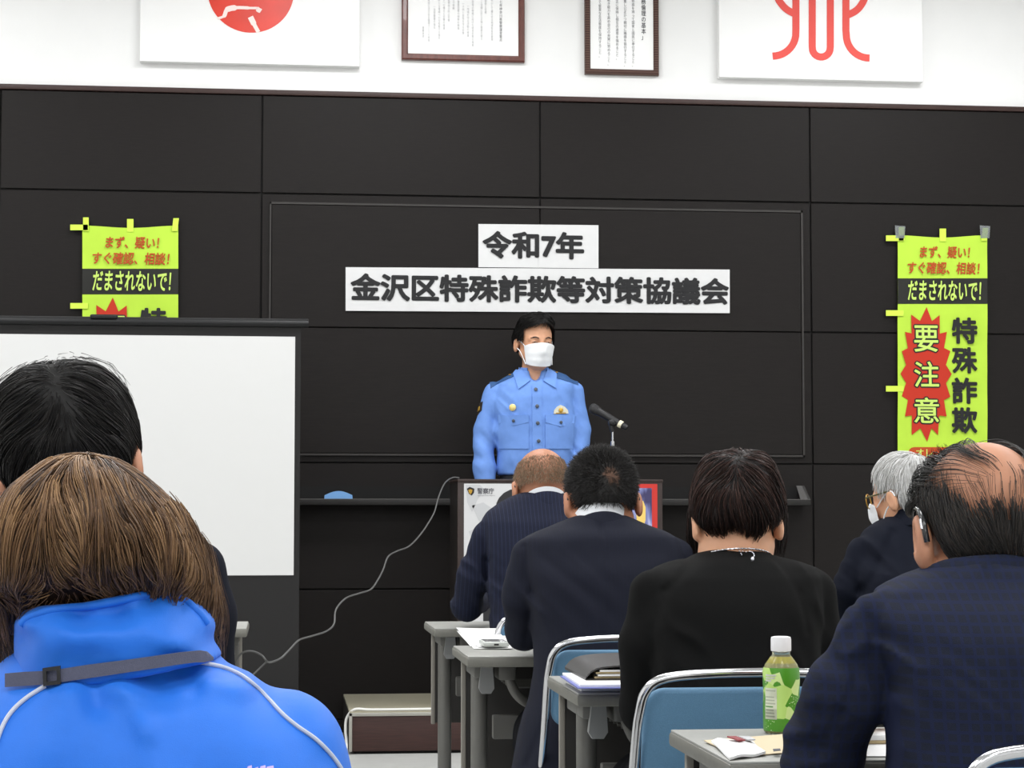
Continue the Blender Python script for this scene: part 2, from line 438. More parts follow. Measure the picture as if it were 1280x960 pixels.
for i in range(len(PX) - 1):
    for j in range(len(PZ) - 1):
        mb.box((PX[i] + g, W, PZ[j] + g), (PX[i + 1] - g, W + .02, PZ[j + 1] - g), bevel=.002, seg=1)
mb.m = 1; mb.box((RX0, W + .012, 0), (RX1, W + .03, 3.1))
structure(mb.build('wall_front_panelling', [m_panel, m_groove]))
structure(MB().box((RX0, W - .012, 3.1), (RX1, W + .02, 3.125), bevel=.003).build('trim_1', m_trim))
structure(MB().box((RX0, W - .012, 0), (RX1, W + .01, .06), bevel=.003).build('baseboard_front', m_panel))

# ------------------------------------------------------------------ the chalkboard behind the speaker
bd = empty('chalkboard', (1.27, W, 1.34), 'wide dark wood chalkboard with a ledge, set in the wall behind the speaker', 'chalkboard')
bx0, bx1 = -.058, 2.6
f_ = MB()
f_.box((bx0, W - .012, 2.562), (bx1, W, 2.572)).box((bx0, W - .012, 1.335), (bx1, W, 1.345)).box((bx0, W - .012, 1.335), (bx0 + .008, W, 2.572)).box((bx1 - .01, W - .012, 1.335), (bx1, W, 2.572))
f_.build('frame', m_edge, bd)
p_ = MB()
p_.box((bx0 + .01, W - .009, 1.962), (1.268, W, 2.56), bevel=.002, seg=1).box((1.273, W - .009, 1.962), (bx1 - .012, W, 2.56), bevel=.002, seg=1)
p_.build('upper_panel', m_panel, bd)
MB().box((bx0 + .01, W - .009, 1.347), (bx1 - .012, W, 1.957), bevel=.002, seg=1).build('lower_panel', m_panel, bd)
t_ = MB(); z0, z1 = 1.10, 1.122
t_.box((-.4, W - .11, z0), (2.6, W, z0 + .012)).box((-.4, W - .115, z0 - .006), (2.6, W - .10, z1), bevel=.003)
tr = t_.build('tray', mat('tray_dark', rgb(24, 22, 21), .55), bd)
MB().box((-.4, W - .113, z1), (2.6, W - .102, z1 + .0025)).build('tray_edge', mat('tray_lip', rgb(92, 90, 88), .35), tr)
MB().box((-.4, W - .002, z1), (2.56, W + .002, z1 + .062)).build('tray_recess', m_groove, tr)
e_ = MB(); e_.slab([(2.55, W - .113, z1), (2.60, W - .113, z1), (2.585, W - .05, z1 + .07), (2.545, W - .05, z1 + .07)], (0, .01, 0)); e_.slab([(2.60, W - .113, z1), (2.60, W, z1), (2.585, W, z1 + .07), (2.585, W - .05, z1 + .07)], (-.012, 0, 0))
e_.build('tray_end_cap', mat('tray_cap', rgb(72, 70, 69), .4), tr)
for x_ in (667, 682):
    pass
# eraser on the tray
c = atY(423, 621, W - .06)
er = empty('chalkboard_eraser', (c[0], W - .06, 1.112), 'light blue chalkboard eraser with a rounded back lying on the dark ledge', 'eraser')
mb = MB(); pts = [(-.068, .012), (-.066, .03)] + [(-.066 + .132 * i / 10, .03 + .02 * math.sin(math.pi * i / 10)) for i in range(1, 10)] + [(.066, .03), (.068, .012)]
mb.slab([(x, -.025, z) for x, z in pts], (0, .05, 0)); mb.build('grip', mat('eraser_blue', rgb(120, 170, 225), .6), er, world=False)
MB().box((-.066, -.024, 0), (.066, .024, .012)).build('felt', mat('eraser_felt', rgb(150, 180, 215), .95), er, world=False)

# ------------------------------------------------------------------ things high on the white wall
m_board = mat('poster_board', rgb(240, 240, 239), .45)
m_red = mat('flag_red', rgb(216, 52, 32), .32, noise=.1, nscale=6)
m_emred = mat('emblem_red', rgb(226, 72, 62), .5)
def wall_board(name, x0, y0, x1, y1, label, cat, Yf):
    X0, X1, Z0, Z1 = wall_rect(x0, y0, x1, y1, Yf)
    r = empty(name, ((X0 + X1) / 2, Yf, Z0), label, cat)
    MB().box((X0, Yf, Z0), (X1, W + .02, Z1), bevel=.002, seg=1).build('board', m_board, r)
    return r
YB = W - .03
fl = wall_board('flag_panel', 176.5, -104, 449.5, 83, 'white panel with a red disc, high on the white wall at the left', 'flag', YB)
cc = atY(313.5, -12, YB); R_ = 54 * mpp(YB)
MB().slab([(cc[0] + R_ * math.cos(a), YB - .002, cc[2] + R_ * math.sin(a)) for a in np.linspace(0, 2 * math.pi, 72)[:-1]], (0, .004, 0)).build('red_disc', m_red, fl)
# reflections of lights, painted as pale streaks across the lower disc
m_reflection = mat('reflection_white', rgb(244, 225, 220), .5)
def stroke(mb, pts, w, Y, sub=6, t=.003):
    P = smooth_path([atY(x, y, Y) for x, y in pts], sub) if sub else [atY(x, y, Y) for x, y in pts]
    L = []; Rr = []
    for i, p in enumerate(P):
        d = P[min(i + 1, len(P) - 1)] - P[max(i - 1, 0)]; d = d / np.linalg.norm(d)
        nrm = np.array([-d[2], 0, d[0]]); hw = (w[i * (len(w) - 1) // max(1, len(P) - 1)] if hasattr(w, '__len__') else w) * mpp(Y) / 2
        L.append(p + nrm * hw); Rr.append(p - nrm * hw)
    mb.sheet(np.stack([L, Rr], 1), (0, t, 0)); return mb
mb = MB(); stroke(mb, [(272, 23), (280, 20), (284, 12), (296, 9.5), (312, 10), (322, 10)], [3, 5, 7, 4, 3, 2], YB - .0045); stroke(mb, [(325, 10), (322, 15)], [6, 3], YB - .0045); stroke(mb, [(313, 21), (318, 31), (323, 40)], [7, 5, 5], YB - .0045)
mb.build('painted_reflection', m_reflection, fl)
em = wall_board('emblem_panel', 898, -80, 1154, 102.5, 'white panel with red curved emblem strokes, high on the white wall at the right', 'emblem panel', YB)
mb = MB(); Ye = YB - .003
arc = lambda cx, cy, r, a0, a1, n=10: [(cx + r * math.cos(math.radians(a)), cy + r * math.sin(math.radians(a))) for a in np.linspace(a0, a1, n)]
stroke(mb, [(1015.4, -45)] + [(1015.4, 58)] + arc(1026.7, 60, 11.2, 180, 0, 14)[1:-1] + [(1038, 58), (1038, -45)], 9.2, Ye, 0)
stroke(mb, [(995, -45), (995, 36)] + arc(966, 41, 29, 0, 90, 12)[1:], 9.2, Ye, 0)
stroke(mb, [(1057.5, -45), (1057.5, 38)] + arc(1087, 43.5, 29, 180, 90, 12)[1:], 9.2, Ye - .0003, 0)
stroke(mb, [(970, -20), (972, -4)] + [(977, 5), (984, 12), (993, 17)], 9.2, Ye - .0006, 4)
stroke(mb, [(1083, -20), (1081, -3), (1076, 7), (1069, 14), (1059, 19)], 9.2, Ye - .0006, 4)
mb.build('emblem', m_emred, em)
# the two framed texts
m_frame = mat('dark_red_brown_frame', rgb(96, 50, 42), .35, coat=.3, noise=.25, nscale=60, stretch=(1, 1, .3))
m_twist = fabric_stripes('twisted_brown_frame', rgb(70, 48, 44), rgb(96, 74, 66), .012, .45, 'Z', .4)
m_paper = mat('white_paper', rgb(243, 243, 242), .8, noise=.01, nscale=8)
m_ink = mat('grey_ink', rgb(120, 120, 124), .8); m_ink2 = mat('dark_grey_ink', rgb(86, 86, 92), .8); m_ink3 = mat('faint_ink', rgb(188, 188, 190), .8)
def framed(x0, y0, x1, y1, wd_px, label, mf):
    Yf = W - .012; X0, X1, Z0, Z1 = wall_rect(x0, y0, x1, y1, Yf); w = wd_px * mpp(Yf)
    r = empty('picture_frame', ((X0 + X1) / 2, Yf, Z0), label, 'framed text', 'framed texts on the white wall')
    mb = MB(); a = [(X0, Z0), (X1, Z0), (X1, Z1), (X0, Z1)]; b = [(X0 + w, Z0 + w), (X1 - w, Z0 + w), (X1 - w, Z1 - w), (X0 + w, Z1 - w)]
    for i in range(4):
        j = (i + 1) % 4; p, q, s, t = a[i], a[j], b[j], b[i]; mid = lambda u, v, k: (u[0] * (1 - k) + v[0] * k, u[1] * (1 - k) + v[1] * k)
        rows = [(p, q, W + .02), (p, q, Yf + .006), (mid(p, t, .18), mid(q, s, .18), Yf), (mid(p, t, .75), mid(q, s, .75), Yf), (t, s, Yf + .008), (t, s, W + .02)]
        V = [(u[0], y, u[1]) for u, v, y in rows] + [(v[0], y, v[1]) for u, v, y in rows]; n = len(rows)
        mb.add(V, [(k, k + 1, n + k + 1, n + k) for k in range(n - 1)])
    mb.build('moulding', mf, r, smooth=25)
    MB().box((X0 + w * .9, Yf + .01, Z0 + w * .9), (X1 - w * .9, W + .02, Z1 - w * .9)).build('paper', m_paper, r)
    return r, Yf + .0085
def column(mb, s, x, yend, pitch, w, Y, off=.0):
    n = len(s); wall_text(mb, '\n'.join(s), (x - w / 2, yend - n * pitch, x + w / 2, yend), Y, off)
fr, Yt = framed(503, -150, 656, 77.5, 8, 'dark red-brown framed sheet of faint vertical text, the wider frame on the white wall', m_frame)
mb = MB(); mb2 = MB()
column(mb2, '令和七年神奈川県警察運営重点', 626, 52, 4.3, 3.6, Yt)
cols_ = [(615, 51, '安全で安心して暮らせる地域社会の実現'), (607, 17, '基本姿勢と目標'), (602, 50, '県民の期待と信頼に応える強い警察の確立'), (591, 58, '一特殊詐欺等の根絶に向けた総合対策の推進'), (585, 46, '一地域を守る活動の推進'), (579, 43, '一子供と女性を守る対策'), (573, 37, '一重要犯罪の検挙の推進'),
         (567, 12, '一暴力の根絶'), (561, 27, '一交通事故の防止対策'), (555, 37, '一災害への備えと対策の推進'), (549, 49, '一新たな脅威への対処能力の強化'), (543, 36, '一治安基盤の強化'), (536, 52, '一人材の育成と活力ある職場づくりの推進'), (529, 47, '警察本部')]
for x, ye, s in cols_: mb = MB(); column(mb, s, x, ye, 3.5, 2.7, Yt); mb.build('text_column', m_ink3, fr, smooth=0)
mb2.build('heading', m_ink, fr, smooth=0)
fr, Yt = framed(731, -180, 824, 94, 7, 'narrow twisted-brown framed sheet of vertical text on the white wall', m_twist)
mb = MB(); mb2 = MB()
column(mb2, '「職務倫理の基本」', 804.5, 50, 7.4, 5.8, Yt, .01)
for x, ye, s in [(791.5, 83.5, '一誇りと使命感を持って国家と国民に奉仕すること。'), (781.5, 83.5, '一人権を尊重し公正かつ親切に職務を執行すること。'), (771.5, 75, '一規律を厳正に保持し相互の連帯を強めること。'), (761, 82, '一人格を磨き能力を高め自己の充実に努めること。'), (750, 72, '一清廉にして堅実な生活態度を保持すること。')]:
    mb = MB(); column(mb, s, x, ye, 4.35, 3.7, Yt); mb.build('text_column', m_ink, fr, smooth=0)
mb2.build('heading', m_ink2, fr, smooth=0)

# ------------------------------------------------------------------ paper title signs
m_sheet = mat('sign_paper', rgb(214, 214, 214), .8, noise=.02, nscale=20)
m_black = mat('black_ink', rgb(28, 28, 30), .7)
def sign(corners, n_sheets, textbox, body, label):
    (tlx, tly), (trx, try_), (brx, bry), (blx, bly) = corners; Y = W - .016
    c = atY((tlx + brx) / 2, (bly + bry) / 2, Y)
    r = empty('title_sign', c, label, 'sign', 'paper title signs')
    mb = MB(); nu = 10
    wav = lambda X, Z: Y - .0013 * (1 + np.sin(X * 21 + Z * 9) * .6 + np.sin(X * 47 - Z * 30) * .4)
    for k in range(n_sheets):
        G = np.zeros((nu, 5, 3))
        for i in range(nu):
            u = (k + i / (nu - 1) * 1.012) / n_sheets; u = min(u, 1)
            for j in range(5):
                v = j / 4
                x = (tlx * (1 - u) + trx * u) * (1 - v) + (blx * (1 - u) + brx * u) * v; y = (tly * (1 - u) + try_ * u) * (1 - v) + (bly * (1 - u) + bry * u) * v
                p = atY(x, y, Y); p[1] = wav(p[0], p[2]) - .0006 * (k % 2) - (.0015 if i in (0, nu - 1) and k not in (0,) else 0); G[i, j] = p
        mb.sheet(G, (0, .0008, 0))
    mb.build('paper', m_sheet, r, smooth=60)
    t = MB(); wall_text(t, body, textbox, Y, .038, fy=lambda X, Z: 0 * X + Y - .0062)
    t.build('lettering', m_black, r, smooth=0)
sign([(598, 280), (748, 281.5), (748, 335.5), (598, 334)], 2, (603, 289.5, 730, 324), '令和7年', 'short white paper sign reading 令和7年, above the long title sign')
sign([(432, 334), (912, 337), (912, 391.5), (432, 388.5)], 6, (438, 344.5, 911, 379), '金沢区特殊詐欺等対策協議会', 'long white paper sign reading 金沢区特殊詐欺等対策協議会, on the dark wall')

# ------------------------------------------------------------------ lime warning banners
m_lime = mat('lime_cloth', rgb(184, 222, 66), .75, noise=.04, nscale=9, bump=.15, bscale=60)
m_limetab = mat('lime_tab', rgb(208, 238, 80), .7); m_band = mat('banner_black', rgb(36, 36, 33), .8)
m_bred = mat('banner_red', rgb(190, 46, 24), .75); m_limeink = mat('lime_ink', rgb(200, 228, 110), .75); m_orange = mat('banner_orange', rgb(184, 72, 28), .75)
m_tape = mat('clear_tape', rgb(200, 205, 205), .25, spec=.6, trans=.75, ior=1.1)
def banner(ox, oy, sx, label, tabs_y, tape):
    Y = W - .02; wpx = 112 * sx
    r = empty('warning_banner', atY(ox + wpx / 2, oy + 390, Y), label, 'banner', 'lime warning banners')
    wav = lambda X, Z: Y - .0022 * (1 + np.sin(X * 17 + Z * 11) * .8 + np.sin(Z * 26 + X * 5) * .6)
    def cloth(x0, y0, x1, y1, m, name, d=0, nu=14, nv=40, sag=0):
        G = np.zeros((nu, nv, 3))
        for i in range(nu):
            for j in range(nv):
                u, v = i / (nu - 1), j / (nv - 1); p = atY(x0 + (x1 - x0) * u, y0 + (y1 - y0) * v + sag * (1 - v) * math.sin(math.pi * u) ** 2, Y); p[1] = wav(p[0], p[2]) - d; G[i, j] = p
        return MB().sheet(G, (0, .001, 0)).build(name, m, r, smooth=70)
    cloth(ox, oy, ox + wpx, oy + 385, m_lime, 'cloth', sag=3)
    cloth(ox, oy + 54, ox + wpx, oy + 86, m_band, 'black_band', .0012, nv=8)
    X = lambda x: ox + (x - 1122) * sx
    Yy = lambda y: oy + (y - 294)
    fy = lambda d: (lambda a, b: wav(a, b) - d)
    T = lambda body, x0, y0, x1, y1, off, d, sh=0: wall_text(MBX[0], body, (X(x0), Yy(y0), X(x1), Yy(y1)), Y, off, sh, fy=lambda a, b: 0 * a + Y - .0072 - d)
    MBX = [MB()]
    T('まず、疑い！', 1149, 308, 1212, 323, .022, .002, .12); MBX[0].build('red_lettering', m_orange, r, smooth=0); MBX[0] = MB(); T('すぐ確認、相談！', 1134, 327.5, 1224, 343, .022, .002, .12)
    MBX[0].build('red_lettering', m_orange, r, smooth=0)
    MBX[0] = MB(); T('だまされないで！', 1134, 351, 1226, 376, .022, .0028, .12); MBX[0].build('lime_lettering', m_limeink, r, smooth=0)
    out = [(173, 342), (222, 372), (249, 435), (262, 507), (267, 593), (262, 678), (248, 752), (216, 822), (175, 847), (117, 822), (92, 752), (80, 676), (75, 592), (80, 508), (92, 435), (115, 370)]
    P = []
    for i, (a, b) in enumerate(out):
        c2 = out[(i + 1) % 16]; P.append((a, b)); k = .80 if i not in (0, 15, 7, 8) else .84
        P.append((170 + ((a + c2[0]) / 2 - 170) * k, 593 + ((b + c2[1]) / 2 - 593) * k))
    q = [atY(X(1100 + a / 3), Yy(270 + b / 3), Y) for a, b in P]
    c0 = np.mean(q, 0); V = [c0] + q
    bm = bmesh.new(); vs = [bm.verts.new(p) for p in V]
    for i in range(32): bm.faces.new((vs[0], vs[1 + i], vs[1 + (i + 1) % 32]))
    bmesh.ops.subdivide_edges(bm, edges=bm.edges[:], cuts=4, use_grid_fill=True)
    for v in bm.verts: v.co.y = Y - .0078
    MB().bm(bm).build('red_burst', m_bred, r, smooth=0)
    big = [('要', 1142, 407, 1172, 440), ('注', 1142, 452, 1173, 484), ('意', 1142, 497, 1173, 529)]
    MBX[0] = MB()
    for a in big: T(a[0], a[1] - 1.6, a[2] - 1.6, a[3] + 1.6, a[4] + 1.6, .062, .0028)
    for ch, y0 in zip('特殊詐欺', (397, 434, 472, 509)): T(ch, 1189, y0, 1221, y0 + 33, .034, .0022)
    MBX[0].build('black_lettering', m_black, r, smooth=0)
    MBX[0] = MB()
    for a in big: T(*a, .012, .0036)
    MBX[0].build('warning_lettering', m_limeink, r, smooth=0)
    pl = [(X(1142 + 76 * 1), 0)]
    px = arc(1142, 566, 7, 90, 270, 8) + arc(1214, 566, 7, -90, 90, 8)
    MB().slab([np.array([*atY(X(a), Yy(b), Y)]) * [1, 0, 1] + [0, Y - .0098, 0] for a, b in px], (0, .003, 0)).build('orange_pill', m_orange, r)
    MBX[0] = MB(); wall_text(MBX[0], 'オレ', (X(1145), Yy(561), X(1166), Yy(571)), Y - .0106, .012); MBX[0].build('pill_lettering', m_limeink, r, smooth=0)
    def tab(x0, y0, x1, y1, sk=0):
        p = [atY(x0 + sk, y0, Y), atY(x1 + sk, y0, Y), atY(x1, y1, Y), atY(x0, y1, Y)]
        MB().slab([(a[0], Y - .0075, a[2]) for a in p], (0, .002, 0)).build('tab', m_limetab, r)
    tab(ox + 1, oy - 10, ox + 8, oy + 7); tab(ox + wpx / 2 - 4, oy - 8, ox + wpx / 2 + 4, oy + 8); tab(ox + wpx - 8, oy - 9, ox + wpx - 1, oy + 7, 2)
    for y in tabs_y: tab(ox - 15, y - 3.5, ox + 7, y + 3.5)
    if tape:
        for x0 in (ox - 4, ox + wpx - 10):
            p = [atY(x0, oy - 12, Y), atY(x0 + 13, oy - 11, Y), atY(x0 + 12, oy + 4, Y), atY(x0 + 1, oy + 4, Y)]
            MB().slab([(a[0], Y - .0085, a[2]) for a in p], (0, .0006, 0)).build('clear_tape', m_tape, r)
banner(103, 282, 1.07, 'lime warning banner taped to the dark wall at left, lower part behind the projection screen', (284.5, 382.5), False)
banner(1122, 294, 1.0, 'lime warning banner with a full red burst, taped to the dark wall at right', (298, 391.5, 486), True)

# ------------------------------------------------------------------ projection screen
YS = 9.3
m_scr = mat('screen_white', rgb(212, 212, 211), .85); m_blk = mat('black_fabric', rgb(27, 26, 26), .8, bump=.1, bscale=400); m_blkmetal = mat('black_metal', rgb(29, 29, 30), .4, spec=.35)
XR, _, _, ZT = wall_rect(369, 421, 0, 0, YS)[0], 0, 0, atY(369, 421, YS)[2]; ZB = atY(368, 719, YS)[2]; XL = XR - (ZT - ZB) * 4 / 3
XF = atY(375.5, 500, YS)[0]; XBR = atY(385.5, 402, YS)[0]
sc_ = empty('projection_screen', ((XL + XF) / 2, YS, 0), 'white pull-up projection screen with a black border, standing at the left', 'projection screen')
zb = .25; ztb = atY(370, 407, YS)[2]
MB().box((XL - .03, YS, zb), (XF, YS + .004, ztb)).build('black_border', m_blk, sc_)
MB().box((XL, YS - .003, ZB), (XR, YS - .0005, ZT)).build('screen_surface', m_scr, sc_)
mb = MB(); mb.tube([(XL - .07, YS, ztb + .008), (XBR, YS, ztb + .008)], .017, 12); mb.box((XL - .07, YS - .012, ztb + .012), (XBR, YS + .02, ztb + .03), bevel=.004)
tb = mb.build('top_bar', m_blkmetal, sc_)
c = atY(130, 400, YS); MB().box((c[0] - .06, YS - .02, ztb + .02), (c[0] + .06, YS + .01, ztb + .04), bevel=.007).build('handle', m_blkmetal, tb)
MB().box((XL - .08, YS - .05, zb - .09), (XF + .01, YS + .06, zb + .005), bevel=.012).build('housing', m_blkmetal, sc_)
for x in (XL + .2, XF - .25): MB().box((x, YS - .22, 0), (x + .05, YS + .22, .03), bevel=.008).box((x + .01, YS - .03, .02), (x + .04, YS + .03, zb - .06)).build('foot', m_blkmetal, sc_)
MB().tube([(XL + .6, YS + .045, zb - .02), (XL + .6, YS + .045, ztb)], .012, 8).build('support_pole', m_blkmetal, sc_)

# ------------------------------------------------------------------ platform, lectern, microphone
ZP = .185
m_dkwood = fabric_stripes('dark_wood_veneer', rgb(74, 50, 45), rgb(62, 41, 38), .011, .35, 'Z', .45)
m_plat = mat('platform_veneer', rgb(56, 33, 29), .6, noise=.3, nscale=18, stretch=(.6, 1, 14))
m_carpet = mat('beige_carpet', rgb(150, 145, 126), .95, noise=.08, nscale=200, bump=.4, bscale=400); m_side = mat('platform_side', rgb(33, 30, 29), .6)
m_alu = mat('dull_aluminium', rgb(170, 168, 160), .4, metal=.6)
px0 = atZ(438, 944, 0)[0]; yf = 9.2
pf = empty('platform', (1.3, 9.6, 0), 'low wooden platform with a beige carpet top under the lectern and speaker', 'platform')
MB().box((px0, yf, .012), (2.5, W - .02, ZP - .012), bevel=.004).build('body', [m_plat], pf)
MB().box((px0 - .004, yf + .02, .01), (px0 + .001, W - .02, ZP - .01)).build('side_panel', m_side, pf)
MB().box((px0 - .003, yf - .004, ZP - .014), (2.503, W - .02, ZP), bevel=.003).build('carpet_top', m_carpet, pf)
MB().box((px0 - .006, yf - .006, ZP - .02), (2.506, yf + .004, ZP - .004), bevel=.002).box((px0 - .006, yf - .006, .012), (px0 + .008, yf + .006, ZP - .004), bevel=.002).build('edge_strip', m_alu, pf)
MB().box((px0 + .02, yf + .02, 0), (2.48, W - .04, .014)).build('base', m_groove, pf)
LY = 9.24
lx0, lx1, _, lz1 = wall_rect(572, 598.5, 828, 599.5, LY); lz1 = atY(700, 599, LY)[2]
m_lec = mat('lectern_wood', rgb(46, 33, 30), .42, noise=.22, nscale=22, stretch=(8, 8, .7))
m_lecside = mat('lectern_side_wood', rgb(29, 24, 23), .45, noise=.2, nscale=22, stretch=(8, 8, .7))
lec = empty('lectern', ((lx0 + lx1) / 2, LY + .2, ZP), 'dark brown wooden lectern on the platform, in front of the standing speaker', 'lectern')
LD = .44
MB().box((lx0, LY, ZP), (lx1, LY + .02, lz1 - .012), bevel=.002).build('front_panel', m_lec, lec)
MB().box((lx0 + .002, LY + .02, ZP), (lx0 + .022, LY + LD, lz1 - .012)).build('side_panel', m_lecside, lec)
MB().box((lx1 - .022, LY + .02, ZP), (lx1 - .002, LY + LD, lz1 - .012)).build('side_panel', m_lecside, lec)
MB().box((lx0 - .002, LY - .004, lz1 - .014), (lx1 + .002, LY + LD, lz1), bevel=.004).build('top', m_lec, lec)
MB().box((lx0 + .022, LY + .02, ZP + .5), (lx1 - .022, LY + LD - .02, ZP + .52)).build('shelf', m_lecside, lec)
# posters on the lectern
m_pgrey = mat('poster_grey', rgb(205, 205, 206), .5); m_map = mat('map_grey', rgb(188, 189, 191), .5); m_gold = mat('emblem_gold', rgb(190, 150, 60), .35, metal=.5); m_navyink = mat('emblem_dark', rgb(40, 34, 30), .6)
m_pskin = mat('printed_skin', rgb(222, 170, 140), .5); m_phair = mat('printed_hair', rgb(36, 36, 38), .5)
YP = LY - .003
X0, X1, Z0, Z1 = wall_rect(580, 604.5, 704, 800, YP)
po = empty('poster', ((X0 + X1) / 2, YP, Z0), 'pale grey poster with a small shield and 警察庁, on the left half of the lectern front', 'poster')
MB().box((X0, YP, Z0), (X1, LY, Z1)).build('sheet', m_pgrey, po)
def poly_px(pts, Y, t=.001): return MB().slab([atY(a, b, Y) for a, b in pts], (0, t, 0))
mb = MB()
for pts in ([(582, 606), (600, 606), (606, 612), (598, 622), (590, 640), (584, 628)], [(590, 632), (604, 628), (622, 640), (618, 660), (606, 668), (598, 650)], [(586, 664), (596, 660), (604, 676), (594, 690)], [(628, 650), (640, 644), (652, 660), (640, 672)]):
    mb.slab([atY(a, b, YP - .0008) for a, b in pts], (0, .001, 0))
mb.build('printed_map', m_map, po)
poly_px([(583.5, 611), (587, 608.5), (591, 610), (593, 611), (592.5, 616), (589.5, 619.5), (586, 617)], YP - .0014).build('shield', m_navyink, po)
poly_px([(585.5, 612.5), (588, 611.5), (590.5, 612.5), (590, 615.5), (588, 618), (586, 615.5)], YP - .002).build('shield_crest', m_gold, po)
mb = MB(); wall_text(mb, '警察庁', (596.5, 610, 617.5, 617.5), YP - .0015, .02)
mb.build('lettering', m_ink2, po, smooth=0)
mb = MB(); wall_text(mb, 'National Police Agency', (597, 618.6, 619, 620.4), YP - .0015, .0); mb.build('small_lettering', m_ink, po, smooth=0)
hair_p = [(620, 638), (620.5, 629), (624, 622), (630, 616), (638, 612), (650, 610.5), (662, 613), (668, 622), (669, 640)]
poly_px(hair_p, YP - .0016).build('printed_hair', m_phair, po)
poly_px([(627, 640), (629, 630), (634, 626), (645, 624), (656, 626), (662, 632), (664, 646), (660, 664), (650, 676), (640, 676), (631, 664)], YP - .0022).build('printed_face', m_pskin, po)
poly_px([(604, 720), (612, 694), (634, 682), (658, 682), (680, 694), (688, 720), (688, 796), (604, 796)], YP - .0016).build('printed_jacket', m_phair, po)
X0, X1, Z0, Z1 = wall_rect(707, 604.8, 822.5, 800, YP)
po = empty('poster', ((X0 + X1) / 2, YP, Z0), 'red-bordered poster on the right half of the lectern front, behind the short-haired man', 'poster')
MB().box((X0, YP, Z0), (X1, LY, Z1)).build('border', mat('poster_red', rgb(196, 48, 40), .5), po)
mp_ = mat('poster_picture', rgb(120, 125, 170), .5)
nt = mp_.node_tree; tcn = nt.nodes.new('ShaderNodeTexCoord'); nz = nt.nodes.new('ShaderNodeTexNoise'); nz.inputs['Scale'].default_value = 9
mpn = nt.nodes.new('ShaderNodeMapping'); mpn.inputs['Scale'].default_value = (2.2, 1, .8); nt.links.new(tcn.outputs['Object'], mpn.inputs[0]); nt.links.new(mpn.outputs[0], nz.inputs['Vector'])
rp = nt.nodes.new('ShaderNodeValToRGB'); els = rp.color_ramp.elements; els[0].position = .36; els[0].color = rgb(60, 56, 96); els[1].position = .66; els[1].color = rgb(226, 226, 236)
e = els.new(.5); e.color = rgb(128, 134, 186)
nt.links.new(nz.outputs['Fac'], rp.inputs['Fac']); nt.links.new(rp.outputs['Color'], nt.nodes['Principled BSDF'].inputs['Base Color'])
a = wall_rect(712.5, 610, 815.5, 794, YP); MB().box((a[0], YP - .001, a[2]), (a[1], YP, a[3])).build('picture', mp_, po)
poly_px([(797, 660), (795, 640), (799, 628), (804, 626), (807, 634), (807, 650), (804, 660)], YP - .002).build('printed_glow', mat('printed_yellow', rgb(236, 200, 110), .5), po)

# microphone on a desk stand
m_mic = mat('mic_black', rgb(34, 34, 36), .4); m_grille = mat('mic_grille', rgb(40, 40, 42), .55, bump=.6, bscale=1500); m_chrome = mat('chrome', rgb(205, 205, 208), .14, metal=1.0)
MY = LY + .18
bx = atY(766, 598, MY)
ms = empty('microphone_stand', (bx[0], MY, lz1), 'slim chrome desk stand on the lectern holding the microphone', 'microphone stand')
MB().lathe([(.062, 0), (.062, .008), (.05, .014), (.012, .02), (.006, .03)], (bx[0], MY, lz1 + .001)).build('base', m_mic, ms)
tp = atY(764.5, 539, MY)
MB().tube([(bx[0], MY, lz1 + .02), (bx[0], MY, tp[2] - .055)], .0075, 12).tube([(bx[0], MY, tp[2] - .06), (bx[0], MY, tp[2])], .0045, 10).lathe([(.0095, 0), (.0095, .02)], (bx[0], MY, tp[2] - .066), 14).build('pole', m_chrome, ms)
a0 = atY(738, 508.5, MY + .03); a1 = atY(783, 534.5, MY - .03); ax_ = Vector(a1 - a0); ln = ax_.length; axn = ax_.normalized()
mc = empty('microphone', a0, 'black handheld microphone with a pale ring, clipped above the lectern', 'microphone')
cl = Vector(a0) + axn * ln * .62
MB().ball(cl + Vector((0, 0, -.012)), (.022, .02, .02)).tube([cl + Vector((-.012, 0, -.012)), (bx[0], MY, tp[2] - .002)], .011, 8).build('clip', m_mic, ms)
P0 = Vector(a0)
at_ = lambda prof: [(r * 1.0, s_ * ln) for r, s_ in prof]
MB().lathe(at_([(.004, -.02), (.016, .0), (.0225, .05), (.024, .11), (.0235, .16), (.020, .215)]), P0, 24, axn).build('grille', m_grille, mc)
MB().lathe(at_([(.0205, .21), (.0205, .24), (.0185, .27), (.0165, .55), (.0145, .79)]), P0, 20, axn).build('handle', m_mic, mc)
MB().lathe(at_([(.0165, .79), (.0175, .8), (.0175, .875), (.0165, .88)]), P0, 20, axn).build('ring', mat('pale_ring', rgb(222, 216, 190), .5), mc)
MB().lathe(at_([(.0135, .875), (.014, .96), (.011, 1.02)]), P0, 20, axn).build('plug', m_mic, mc)

# ------------------------------------------------------------------ cables
m_cable = mat('grey_cable', rgb(88, 88, 87), .5); m_wcable = mat('white_cable', rgb(222, 222, 218), .5)
cp = [(574, 597.5), (566, 597), (556, 604), (548, 622), (543, 640), (534, 656), (524, 670), (511, 683), (496, 689), (485, 696), (479, 712), (471, 727), (463, 737), (448, 742), (432, 748), (420, 762), (417.5, 780), (408, 789), (390, 795), (374, 800), (363, 811), (352, 822), (341, 827), (334, 827)]
n = len(cp)
pts = [atY(x, y, 9.28 + (6.45 - 9.28) * (max(0, i - 1) / (n - 2)) ** 1.1) for i, (x, y) in enumerate(cp)]
tail = [atY(x, y, Y) for x, y, Y in ((327, 819, 6.45), (315, 814, 6.45), (303, 816, 6.45), (296, 826, 6.45), (292, 845, 6.45))]
cb = MB(); cb.tube(smooth_path(pts + tail, 6), .0031, 8)
down = atZ(300, 920, 0)
